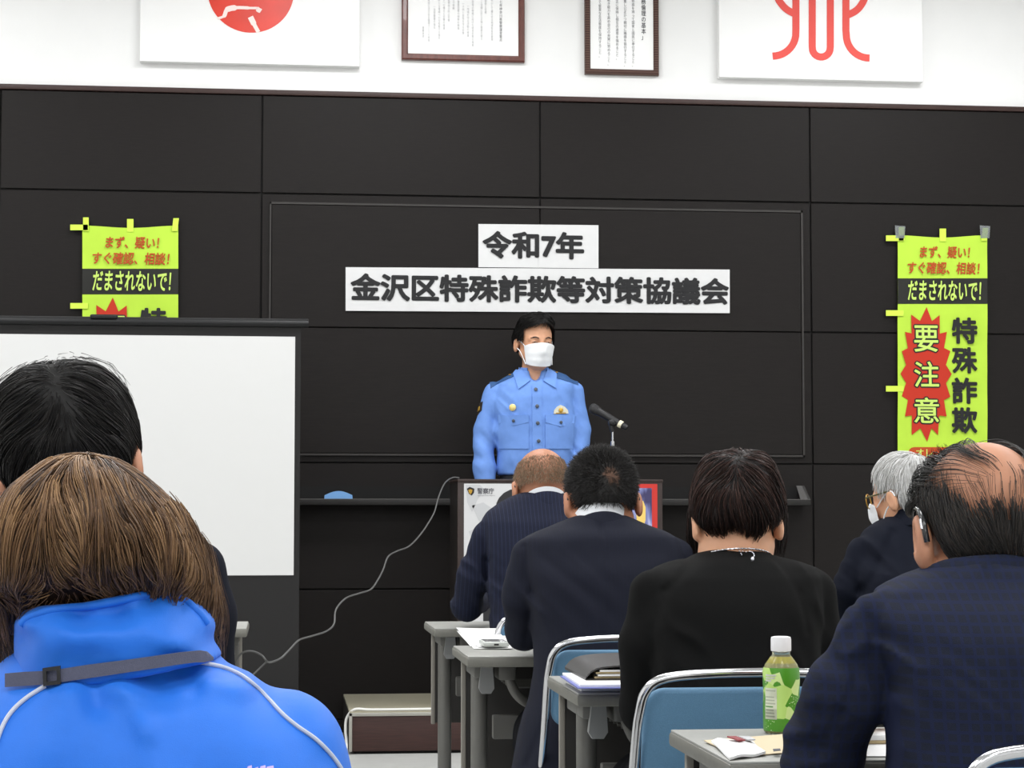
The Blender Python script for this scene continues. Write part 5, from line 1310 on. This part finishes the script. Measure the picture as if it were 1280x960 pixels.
# ---- the black-haired man at left ----------------------------------------------------------
def left_man():
    Y = 2.75
    rows = [(655, 34, 138, .11, .05), (664, 5, 170, .15, .05), (676, -42, 214, .19, .045), (690, -76, 246, .22, .04), (708, -88, 258, .24, .03), (760, -84, 254, .26, 0), (860, -76, 246, .27, -.02), (1000, -70, 240, .28, -.04), (1210, -80, 250, .30, -.06)]
    aR = [(248, 712, .02, 33), (256, 770, .03, 36), (258, 860, .08, 36), (238, 850, .3, 28), (200, 842, .38, 24)]
    aL = [(168 - x, y, d, r) for x, y, d, r in aR]
    p = person('man with thick black hair in a dark suit at left, before the white projection screen', Y, (84, 556, .08, 0, -26, -9, 1.03), (86, 670, .05), rows, aL, aR, sk_a, h=.005, trousers=m_dktr)
    jacket(p, suit_d, h=.006, folds=lambda P: .003 * vnoise(P * 8), k=.012)
    band(p.N + [0, -.01, -.02], -14, .064, .068, [(-.004, 0), (0, .052), (.004, .056), (.009, .052), (.022, 0), (.012, -.004)], 'jacket_collar', suit_d, p.root)
    band(p.N + [0, -.006, -.015], -14, .058, .062, [(0, 0), (0, .058), (.002, .061), (.005, .058), (.005, 0)], 'shirt_collar', m_shirtw, p.root)
    R0 = [(448, 84, 102, .07, .09), (452, 58, 116, .11, .09), (460, 32, 133, .15, .09), (475, 10, 149, .185, .085), (498, -8, 163, .21, .08), (530, -13, 172, .225, .08), (556, -13, 174.5, .225, .075), (580, -6, 170, .21, .07), (606, 8, 158, .18, .065), (640, 28, 142, .14, .06), (668, 34, 136, .12, .06)]
    e0 = rows_loft(R0, Y); zc0 = atY(0, 455, Y)[2]; env = lambda P: e0(P) + .004 * vnoise(P * [34, 34, 14.]) * np.clip((zc0 - P[:, 2]) / .05, 0, 1); H = p.head; lo, hi = H.c - [.17, .18, .2], H.c + [.17, .18, .17]
    W_ = lambda x, y, d=0: atY(x, y, Y + d)
    def ok(V):
        q = H.loc(V); zc = W_(0, 650)[2]
        return (V[:, 2] > zc) & (q[:, 1] < .085) & ~((np.abs(q[:, 0]) > .06) & (q[:, 2] < -.012) & (q[:, 1] > -.03))
    parts = [cap_parts(lambda P: env(P) + .006, lo, hi, .005, .12, ok)]
    V0 = surf(env, lo, hi, .006)[0]; r = pick(V0[ok(V0)], 9000); n = len(r); crown = W_(66, 470, -.02); c2 = W_(66, 540, -.12)
    def fl(P):
        a = np.clip((crown[2] - P[:, 2]) / (crown[2] - c2[2]), 0, 1)[:, None]; C_ = crown * (1 - a) + c2 * a
        D = P - C_; D /= np.linalg.norm(D, axis=1, keepdims=True) + 1e-6
        return D * 1.0 + np.array([0, 0, -.75]) + .15 * vnoise(P * 20)[:, None] * np.array([1, 0, 0])
    zend = W_(0, 640)[2]; L = np.minimum(RNG.uniform(.05, .11, n), np.maximum(.02, (r[:, 2] - zend) * 1.1))
    S = clump(comb(env, r, fl, L, RNG.uniform(0, .008, n), 10, .06, 35), 500, .4); parts.append(tubes(S, .0006, .25, RNG.random(n)))
    m = 90; r = pick(V0[(V0[:, 2] > W_(0, 470)[2])], m); S = comb(env, r, fl, RNG.uniform(.04, .08, m), -RNG.uniform(.001, .008, m), 10, .3, 35); parts.append(tubes(S, .0005, .3, RNG.random(m)))
    hair_object(p.root, parts, m_hblack)
left_man()

# ---- the woman in the blue jacket ------------------------------------------------------------
def blue_woman():
    Y = 2.0
    m_bj = mat('blue_jacket', rgb(16, 106, 212), .6, noise=.02, nscale=60, bump=.12, bscale=900, sheen=.08)
    rows = [(812, 18, 262, .17, .035), (836, -5, 276, .19, .035), (850, -38, 306, .205, .03), (868, -78, 342, .22, .025), (892, -112, 378, .235, .015), (922, -135, 402, .25, .005), (960, -148, 414, .26, -.005), (1040, -152, 418, .28, -.02), (1200, -150, 416, .30, -.04), (1420, -150, 416, .32, -.05)]
    aR = [(350, 950, .02, 72), (388, 1060, .04, 70), (400, 1190, .10, 66), (360, 1120, .35, 50), (310, 1090, .44, 38)]
    aL = [(266 - x, y, d, r) for x, y, d, r in aR]
    p = person('brown-haired woman in a bright blue jacket with a grey neck strap, in the left foreground', Y, (110, 702, .055, 0, -16, -6, .98), (134, 830, .05), rows, aL, aR, sk_b, h=.0055, trousers=m_dktr, knee_dy=.2)
    W_ = lambda x, y, d=0: atY(x, y, Y + d)
    def folds(P):
        e = .003 * vnoise(P * 7) + .0012 * vnoise(P * 22)
        K = np.array([[22, 0, 6], [0, 6, 0], [-5, 0, 4]])
        e = e + ridged(P, K, W_(150, 880, -.1), (.13, .2, .05), .0035, 1.7)
        K2 = np.array([[10, 0, 9], [0, 6, 0], [9, 0, 6]])
        for a, b, w, dp in (((150, 850), (185, 910), .012, -.006), ((185, 910), (205, 975), .014, -.006), ((110, 858), (120, 885), .010, .005), ((262, 846), (300, 862), .014, -.005), ((95, 862), (70, 930), .02, -.005), ((215, 842), (240, 862), .009, .005), ((170, 846), (230, 880), .012, .004), ((345, 890), (395, 960), .02, .005)): e = crease(P, e, W_(*a, -.1), W_(*b, -.1), w, dp)
        e = e + ridged(P, K2, W_(260, 930, -.1), (.14, .2, .08), .004, 5.7)
        return e
    fn = jacket(p, m_bj, h=.005, folds=folds, k=.03)
    # the standing collar, leaning forward and crumpled
    def collar(P):
        z = P[:, 2]; zt = [atY(0, y, Y)[2] for y in (735, 760, 790, 820, 850, 875)]
        prof = [(a, b, c, d) for a, b, c, d in ((735, 50, 228, .17), (760, 36, 250, .195), (790, 26, 265, .215), (820, 20, 268, .225), (850, 10, 266, .225), (875, 0, 268, .225))]
        L = [(atY(0, y, Y)[2], atY((a + b) / 2, y, Y)[0], Y + .035, (b - a) / 2 * mpp(Y), c / 2) for y, a, b, c in prof]
        d = collar.l(P, 2.3) if hasattr(collar, 'l') else None
        if d is None: collar.l = loft(L); d = collar.l(P, 2.3)
        x = (P[:, 0] - atY(140, 800, Y)[0]) / mpp(Y)
        top = np.interp(x + 140, [0, 24, 60, 110, 170, 180, 215, 232, 250, 270], [775, 766, 757, 753, 741, 738.5, 739, 746, 762, 785])
        bot = np.interp(x + 140, [0, 20, 140, 250, 275], [870, 862, 850, 830, 826])
        ztop = CAM[2] - (top - 650) * mpp(Y - .05); zbot = CAM[2] - (bot - 650) * mpp(Y - .05)
        e = .004 * vnoise(P * 11) + ridged(P, np.array([[12, 0, 4], [0, 8, 0], [6, 0, 30]]), W_(110, 775, -.06), (.09, .2, .02), .007, .4) + ridged(P, np.array([[20, 0, 10], [0, 8, 0], [10, 0, 26]]), W_(235, 815, -.04), (.05, .2, .03), .006, 2.4) + ridged(P, np.array([[20, 0, 10], [0, 8, 0], [10, 0, 22]]), W_(40, 800, -.04), (.04, .2, .03), .006, 7.4)
        for a, b, w, dp in (((52, 770), (100, 772), .011, .006), ((100, 772), (150, 765), .011, .006), ((150, 765), (184, 755), .010, .005), ((184, 756), (222, 760), .009, .004), ((60, 792), (170, 786), .022, -.006), ((30, 800), (58, 786), .012, .005), ((30, 815), (110, 824), .014, .004), ((228, 824), (262, 806), .012, .006), ((212, 798), (258, 828), .012, -.004)):
            e = crease(P, e, W_(*a, -.06), W_(*b, -.06), w, dp)
        sh = np.abs(d + e + .0055) - .0055
        return smax(smax(sh, z - ztop, .002), zbot - z, .004)
    A = W_(-20, 890, -.13); B = W_(300, 720, .16); field('collar', collar, np.minimum(A, B) - .01, np.maximum(A, B) + .01, .003, m_bj, p.root, 2)
    rim = np.array(smooth_path([(x, y, 0) for x, y in ((27, 781), (36, 773), (60, 765), (85, 761), (110, 759), (140, 754), (168, 747.5), (182, 744.5), (200, 744), (217, 745.5), (233, 753), (249, 768), (258, 780))], 6))[:, :2]
    q = hit(collar, rim, 1.5); MB().tube(q + [0, .002, .0005], .0042, 10).build('collar_rim', m_bj, p.root)
    both = lambda P: np.minimum(fn(P), collar(P))
    m_strap = mat('grey_strap', rgb(84, 86, 104), .75, noise=.06, nscale=400, bump=.3, bscale=900); m_buck = mat('black_buckle', rgb(28, 28, 30), .4); m_pipe = mat('reflective_piping', rgb(186, 192, 206), .45)
    top = [(6, 842), (30, 840), (52, 839), (75, 836.5), (110, 831), (150, 826), (190, 820.5), (225, 815.5), (250, 813), (259, 814.5), (267, 822)]
    bot = [(5, 859), (30, 857.5), (52, 856), (75, 853), (110, 848), (150, 842), (190, 836), (225, 830.5), (245, 828), (256, 828), (266, 825.5)]
    # the strap lies taut over the folds of the cloth
    u = np.linspace(0, 1, 60); tp = np.array(top); bt = np.array(bot); xs = np.interp(u, np.linspace(0, 1, len(tp)), tp[:, 0])
    tpx = np.stack([xs, np.interp(xs, tp[:, 0], tp[:, 1])], 1); btx = np.stack([xs, np.interp(xs, bt[:, 0], bt[:, 1])], 1); rowsP = []
    for px in (tpx, (tpx + btx) / 2, btx): rowsP.append(hit(both, px, 1.5)[:, 1])
    yy = np.min(rowsP, 0); yy = np.array([yy[max(0, i - 3):i + 4].min() for i in range(60)]); yy = np.convolve(np.pad(yy, 4, 'edge'), np.ones(9) / 9, 'valid') - .003
    G = np.array([[atY(p[0], p[1], yy[i]) for p in (tpx[i], (tpx[i] + btx[i]) / 2, btx[i])] for i in range(60)])
    st = MB().sheet(G, (0, .003, 0)).build('neck_strap', m_strap, p.root, smooth=60)
    carrier_y = lambda x: float(np.interp(x, xs, yy))
    b_ = [(53, 835.5), (75, 832.5), (76, 855), (54, 858)]
    mb = MB(); P4 = [atY(x, y, carrier_y(64) - .004) for x, y in b_]; inn = [P4[0] * (1 - f) + sum(P4) / 4 * f for f in (0,)]
    cen = sum(P4) / 4
    for i in range(4):
        a, b = P4[i], P4[(i + 1) % 4]; k = .55
        mb.slab([a, b, b + (cen - b) * k * .75, a + (cen - a) * k * .75], (0, .007, 0))
    mb.build('buckle', m_buck, st)
    for pts in ([(57, 859), (48, 864), (34, 873), (20, 885), (9, 899), (1, 915), (-6, 935)], [(250, 829), (262, 831.5), (280, 836), (300, 845), (318, 858), (336, 876), (352, 893), (370, 908), (392, 923), (408, 938), (420, 953), (432, 972)]):
        q = np.array(smooth_path([(x, y, 0) for x, y in pts], 5))[:, :2]; P = hit(fn, q, 1.5); g = grad(fn, P)
        MB().tube(P + g * .0012, .0021, 8).build('piping', m_pipe, p.root)
    # the top of a pale print low on the back
    m_pr = mat('pale_print', rgb(196, 176, 226), .7); mb = MB()
    for a in ((309, 957, 314, 961), (318, 959, 322, 963), (325, 957, 331, 960), (333, 957.5, 341, 961)):
        skin_patch(mb, fn, (a[0], a[1] + 1.5), (a[2], a[1]), (a[2] + 1, a[3] + 6), (a[0] - 1, a[3] + 6), 3, 3, 1.5, .0012, .001)
    mb.build('print', m_pr, p.root)
    # hair
    H = p.head
    R1 = [(561, 90, 112, .08, .05), (566, 70, 138, .12, .05), (577, 50, 160, .16, .05), (591, 33, 181, .19, .045), (608, 13, 200, .205, .04), (634, -3, 225, .225, .04), (668, -15, 242, .24, .04), (700, -22, 254, .232, .038), (725, -26, 262, .212, .041), (745, -27, 266, .185, .048), (768, -27, 270, .16, .056)]
    envc = rows_loft(R1 + [(800, -24, 268, .14, .07)], Y); env = rows_loft(R1 + [(810, -27, 273, .14, .07), (900, -20, 266, .13, .07)], Y)
    lo, hi = np.minimum(W_(-70, 830, -.14), W_(-70, 540, .2)) - .02, np.maximum(W_(320, 540, .2), W_(320, 830, -.14)) + .03
    crown = W_(113, 571, .012); env0 = env; zc0 = W_(0, 600)[2]; env = lambda P: env0(P) + (.007 * vnoise(P * [24, 24, 9.]) + .004 * vnoise(P * [60, 60, 16.])) * np.clip((zc0 - P[:, 2]) / .06, 0, 1)
    parts = [cap_parts(lambda P: envc(P) + .009, lo, hi, .005, .08, lambda V: V[:, 2] > W_(0, 785)[2])]
    V0 = surf(env, lo, hi, .006)[0]; V0 = V0[V0[:, 2] > W_(0, 770)[2]]
    r = np.concatenate([pick(V0, 6500), pick(V0[V0[:, 2] > W_(0, 660)[2]], 4500)]); n = len(r)
    dn = lambda P: np.linalg.norm((P - crown) * [1, .5, 1], axis=1)
    def fl(P):
        D = P - crown; D[:, 1] *= .8; D /= np.linalg.norm(D, axis=1, keepdims=True) + 1e-6
        w = np.clip(1.4 - dn(P) * 7, .25, 1.2)[:, None]
        q = P * np.array([26, 26, 7.]); return D * w + np.array([.04, 0, -1.0]) * np.clip(dn(P) * 10, .45, 1)[:, None] + .75 * np.stack([vnoise(q), vnoise(q + 9.7), 0 * q[:, 0]], 1) + .45 * np.stack([vnoise(q * 2.7), 0 * q[:, 0], 0 * q[:, 0]], 1)
    x = (r[:, 0] - W_(125, 700)[0]) / mpp(Y); zend = CAM[2] - (np.interp(x, [-160, -110, -75, 85, 112, 130, 150], [810, 800, 772, 765, 780, 805, 808]) - 650) * mpp(Y)
    full = (r[:, 2] - zend) * RNG.uniform(.95, 1.25, n) + RNG.normal(size=n) * .006
    L = np.clip(np.where(RNG.random(n) < .62, full, np.minimum(full, RNG.uniform(.06, .16, n))), .025, .34)
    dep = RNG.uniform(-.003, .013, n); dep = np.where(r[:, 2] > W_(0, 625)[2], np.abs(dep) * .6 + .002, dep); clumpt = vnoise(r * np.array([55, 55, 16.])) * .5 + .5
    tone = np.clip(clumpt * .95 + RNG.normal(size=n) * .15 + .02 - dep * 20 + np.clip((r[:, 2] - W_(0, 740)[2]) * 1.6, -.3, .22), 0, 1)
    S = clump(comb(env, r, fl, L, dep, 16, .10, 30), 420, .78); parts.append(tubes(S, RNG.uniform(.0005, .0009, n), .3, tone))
    m = 520; r = pick(V0[V0[:, 2] < W_(0, 618)[2]], m); S = comb(env, r, fl, RNG.uniform(.05, .16, m), -RNG.uniform(.001, .007, m), 14, .18, 30); parts.append(tubes(S, .00035, .4, RNG.uniform(.3, .9, m)))
    hair_object(p.root, parts, m_hbrown)
blue_woman()

# ---- the officer speaking behind the lectern -------------------------------------------------------
def officer():
    Y = 9.78; k = mpp(Y)
    m_sh = mat('light_blue_shirt', rgb(106, 146, 216), .75, noise=.03, nscale=60, bump=.15, bscale=500); m_ep = mat('epaulette_blue', rgb(44, 82, 132), .7)
    m_but = mat('shirt_button', rgb(70, 78, 90), .4); m_tr = mat('navy_trousers', rgb(18, 19, 26), .8)
    W_ = lambda x, y, d=0: atY(x, y, Y + d)
    H = Head(W_(667.5, 421, 0), 180 + 14, -3, 0, 1.06)
    Nk = W_(668, 472, .02); root = empty('person', (Nk[0], Y, ZP), 'uniformed police officer in a light blue shirt and white mask standing behind the lectern', 'person')
    p = Person(); p.root = root; p.Y = Y; p.head = H
    zf = ZP; hipz = W_(0, 628)[2]
    def legs(s): return [np.array([Nk[0] + s * .09, Y, hipz]), np.array([Nk[0] + s * .10, Y - .01, zf + .48]), np.array([Nk[0] + s * .10, Y + .01, zf + .09])]
    arms = [[W_(616, 489, .01), W_(606, 538, .02), W_(605.5, 584, -.02), W_(606.5, 600, -.03)], [W_(719, 489, .01), W_(724, 538, .02), W_(720, 582, -.02), W_(715, 600, -.03)]]
    rad = [12 * k, 13.8 * k, 13.2 * k, 11.8 * k]; tw = []
    rows = [(462, 652, 686, .11, .02), (467, 642, 698, .14, .02), (474, 626, 712, .17, .02), (482, 617, 719, .20, .01), (500, 617, 717, .225, 0), (530, 618, 717, .235, 0), (560, 619, 716, .235, 0), (580, 620, 715, .23, 0), (594, 622, 713, .225, 0)]
    tors = rows_loft(rows, Y)
    chin = H.wor((0, -.005, -.075))
    def body(P):
        d = H.sdf(P); d = smin(d, chain(P, [chin, Nk], [.052, .058], .02), .025); d = smin(d, chain(P, [Nk, np.array([Nk[0], Y, hipz])], [.06, .09], .03), .03)
        for a, s in zip(arms, (-1, 1)):
            d = smin(d, chain(P, [Nk - [0, 0, .06]] + a, [.034, .026, .03, .028, .026], .02), .02); d = smin(d, hand(P, a[-1] + [0, 0, -.005], (0, -.08, -1), (s, 0, 0), (0, -1, 0)), .01)
        for s in (-1, 1): d = smin(d, chain(P, legs(s), [.07, .05, .04], .02), .03)
        return d
    field('body', body, np.array([Nk[0] - .4, Y - .2, zf + .02]), np.array([Nk[0] + .4, Y + .2, 2.2]), .0048, sk_b, root)
    def shirt(P):
        d = tors(P)
        for a in arms: d = smin(d, chain(P, a, rad, .015), .012)
        e = .006 * vnoise(P * 9) + .002 * vnoise(P * 26)
        K = np.array([[18, 0, 4], [0, 8, 0], [6, 0, 5.]]); e = e + ridged(P, K, W_(668, 575, -.11), (.20, .2, .07), .005, 3.1)
        K2 = np.array([[14, 0, 16], [0, 8, 0], [16, 0, 14.]])
        for c in ((604, 560), (724, 560), (625, 520), (712, 520)): e = e + ridged(P, K2, W_(*c, -.04), (.06, .2, .09), .007, c[0])
        return smax(d + e, -ell(P, W_(670, 462, -.085), (.034, .075, .056)), .004)
    field('shirt', shirt, np.array([Nk[0] - .4, Y - .22, W_(0, 606)[2]]), np.array([Nk[0] + .4, Y + .22, W_(0, 455)[2]]), .0045, m_sh, root)
    for a in arms: MB().tube([a[-1] + [0, 0, .02], a[-1] + [0, 0, -.012]], [12.3 * k, 12 * k], 24).build('cuff', m_sh, root)
    def trs(P):
        d = chain(P, [np.array([Nk[0] - .08, Y, hipz + .04]), np.array([Nk[0] + .08, Y, hipz + .04])], [.105, .105]); d = smin(d, ell(P, (Nk[0], Y, hipz + .12), (.163, .112, .12)), .04)
        for s in (-1, 1): d = smin(d, chain(P, legs(s), [.092, .078, .07], .02), .02)
        return smax(d + .003 * vnoise(P * 14), P[:, 2] - W_(0, 590)[2], .004)
    field('trousers', trs, np.array([Nk[0] - .25, Y - .2, zf + .03]), np.array([Nk[0] + .25, Y + .2, W_(0, 580)[2]]), .008, m_tr, root)
    zb = W_(0, 593)[2]; band(np.array([Nk[0], Y, zb]), 0, .155, .108, [(0, -.018), (0, .018), (.006, .018), (.006, -.018)], 'belt', m_shoe, root)
    for s in (-1, 1):
        A = legs(s)[2]
        field('shoe', lambda P, A=A: smax(smin(ell(P, A + [0, -.075, -.05], (.045, .13, .045)), cone(P, A + [0, .01, -.02], A + [0, 0, .02], .042, .04), .03), zf + .004 - P[:, 2], .004), A - [.08, .26, .1], A + [.08, .12, .08], .007, m_shoe, root)
    S0 = 9.3
    # collar leaves, stand, placket, pockets, epaulettes
    band(Nk + [0, 0, -.012], 6, .063, .064, [(0, 0), (-.001, .058), (.003, .060), (.005, .056), (.006, 0)], 'collar_stand', m_sh, root, arc_=(-52, 232))
    near = lambda P: np.minimum(shirt(P), cone(P, Nk - [0, 0, .03], Nk + [0, 0, .06], .068, .066))
    skin_patch(MB(), near, (649.5, 459), (663, 476.5), (648, 487), (642, 468), 9, 9, S0, .008, .003).build('collar_leaf', m_sh, root, smooth=60)
    skin_patch(MB(), near, (684.5, 461), (679, 477), (695, 486), (695, 468), 9, 9, S0, .008, .003).build('collar_leaf', m_sh, root, smooth=60)
    skin_patch(MB(), shirt, (665, 482), (677, 482), (678, 593), (666, 593), 5, 30, S0, .004, .003).build('placket', m_sh, root, smooth=60)
    for x, y in ((669.5, 487.5), (671, 508), (672, 529), (673, 551.5), (674, 574)):
        P, N = on_surface(shirt, [(x, y)], S0, .0075); MB().lathe([(.0085, 0), (.009, .002), (.006, .004)], P[0], 14, N[0]).build('button', m_but, root)
    for c, fl_, bx_ in ((( (624, 519), (661, 519), (661, 561), (624, 561)), [(624, 518.5), (661, 518.5), (660.5, 528), (643, 532), (625, 529)], (642.5, 526)), (((681.5, 519), (717, 519), (715, 561), (682, 561)), [(681.5, 518.5), (717, 518.5), (716, 529), (700, 533.5), (682, 528)], (700.5, 528))):
        pk = skin_patch(MB(), shirt, *c, 10, 12, S0, .0045, .003).build('pocket', m_sh, root, smooth=60)
        a, b, c1, c2, c3 = fl_
        mb = strip_patch(MB(), shirt, [a, ((a[0] + b[0]) / 2, a[1]), b], [c3, c2, c1], S0, .008, .003); mb.build('pocket_flap', m_sh, pk, smooth=60)
        P, N = on_surface(shirt, [bx_], S0, .0105); MB().lathe([(.007, 0), (.0075, .002), (.005, .004)], P[0], 14, N[0]).build('pocket_button', m_but, pk)
    for c in (((640, 466.5), (642, 470.5), (613, 484), (609, 480)), ((691, 466.5), (719, 477), (723, 481), (692, 471))):
        P = [hit(shirt, [q], S0)[0] for q in c]; cen = sum(P) / 4
        n = 8; G = np.zeros((n, 4, 3))
        c = np.array(c, float)
        ends = ((c[0], c[3]), (c[1], c[2])) if c[0][0] < 660 else ((c[0], c[1]), (c[3], c[2]))
        for i in range(n):
            u = i / (n - 1); f = ends[1][0] * (1 - u) + ends[1][1] * u; q = hit(shirt, [f], S0)[0]; g = grad(shirt, q[None])[0]
            top = hit(shirt, [f], S0)[0]
            for j in range(4): 
                w = np.array([top[0], top[1] + .022 * j, top[2] + .10]); # drop on the shoulder from above
                lo_, hi_ = top[2] - .08, top[2] + .10
                zz = np.linspace(hi_, lo_, 120); pr = np.stack([np.full(120, w[0]), np.full(120, w[1] - .004), zz], 1); dd = shirt(pr); kk = np.argmax(dd < 0) if (dd < 0).any() else 60
                G[i, j] = (w[0], w[1] - .004, zz[kk] + .007)
        ep = MB().sheet(G, (0, 0, -.004)).build('epaulette', m_ep, root, smooth=60)
        b = G[1, 1]; MB().lathe([(.007, 0), (.007, .003), (.004, .005)], b, 12).build('epaulette_button', m_gold, ep)
    # badges and sleeve patch
    P, N = on_surface(shirt, [(641, 509.5)], S0, .004); MB().lathe([(.0165, 0), (.0165, .003), (.012, .005), (.009, .0065)], P[0], 24, N[0]).build('badge', mat('badge_gold', rgb(222, 200, 130), .35, metal=.35), root)
    mb = MB(); cx, cy = 700.5, 514
    px = [(692, 517.5), (692.5, 513), (696, 508.5), (700, 506.5), (705, 508.5), (709, 513), (709.5, 517.5)]
    P, N = on_surface(shirt, px, S0, .0065); mb.slab(P, -N.mean(0) * .006); bd_ = mb.build('badge', mat('badge_silver', rgb(216, 214, 196), .3, metal=.4), root)
    P, N = on_surface(shirt, [(700.5, 513)], S0, .007); MB().lathe([(.011, 0), (.011, .003), (.007, .005)], P[0], 18, N[0]).build('badge_crest', m_gold, bd_)
    P, N = on_surface(shirt, [(694.5, 516), (706.5, 516), (706.5, 517.2), (694.5, 517.2)], S0, .0095); MB().slab(P, -N.mean(0) * .003).build('badge_bar', m_gold, bd_)
    px = [(598, 503.5), (603.5, 502), (602, 513), (597.5, 519), (595.6, 515)]
    P, N = on_surface(shirt, px, S0, .004); sp_ = MB().slab(P, -N.mean(0) * .004).build('sleeve_patch', m_navyink, root)
    P, N = on_surface(shirt, [(598.5, 509), (600.5, 508), (600, 513), (598, 515)], S0, .006); MB().slab(P, -N.mean(0) * .003).build('patch_crest', m_gold, sp_)
    # face: brows, eyes, mask
    m_eye = mat('eye_dark', rgb(40, 28, 24), .2); m_brow = mat('brow', rgb(46, 40, 38), .8)
    for s in (-1, 1):
        MB().tube([H.wor((s * x, y, z)) for x, y, z in smooth_path([(.016, .1035, -.010), (.032, .0995, -.005), (.050, .087, -.010)], 5)], [.0022] * 4 + [.003] * 4 + [.0018] * 3, 8).build('eyebrow', m_brow, root)
        MB().tube([H.wor((s * x, y, z)) for x, y, z in smooth_path([(.019, .0955, -.029), (.031, .0985, -.0265), (.043, .0925, -.029)], 4)], [.0012] * 4 + [.0024] * 2 + [.0012] * 3, 8).build('eye', m_eye, root)
    mask_on(p, H)
    def env(P):
        q = H.loc(P); d = smin(H.skull(P, .011), ell(q, (0, .03, .055), (.080, .082, .054)), .02)
        return smin(d, ell(q, (.0, -.03, -.02), (.086, .07, .07)), .02)
    def ok(V):
        q = H.loc(V); hl = .062 + .012 * np.cos(q[:, 0] * 40)
        return ~((q[:, 1] > .030) & (q[:, 2] < .060 - .35 * np.abs(q[:, 0] + .015)) & (np.abs(q[:, 0]) < .070)) & (q[:, 2] > -.075 + .45 * np.maximum(0, q[:, 1] + .05)) & ~((q[:, 1] > .06) & (q[:, 2] < .03)) & ~((np.abs(q[:, 0]) > .06) & (q[:, 2] < -.022) & (q[:, 1] > -.02))
    lo, hi = H.c - .16, H.c + .16
    parts = [cap_parts(lambda P: env(P) + .003, lo, hi, .005, .2, ok)]
    V0 = surf(env, lo, hi, .005)[0]; V0 = V0[ok(V0)]; r = pick(V0, 2400, .002); n = len(r); crown = H.wor((-.02, .10, .07))
    def fl(P):
        D = P - crown; D /= np.linalg.norm(D, axis=1, keepdims=True) + 1e-6
        return D + np.array([0, 0, -.1]) + .5 * vnoise(P * 28)[:, None] * np.array([1, 0, 0])
    S = comb(env, r, fl, RNG.uniform(.02, .045, n), -RNG.uniform(-.004, .004, n), 6, .25); parts.append(tubes(S, .0014, .4, RNG.random(n) * .8))
    hair_object(root, parts, m_hblack)
officer()
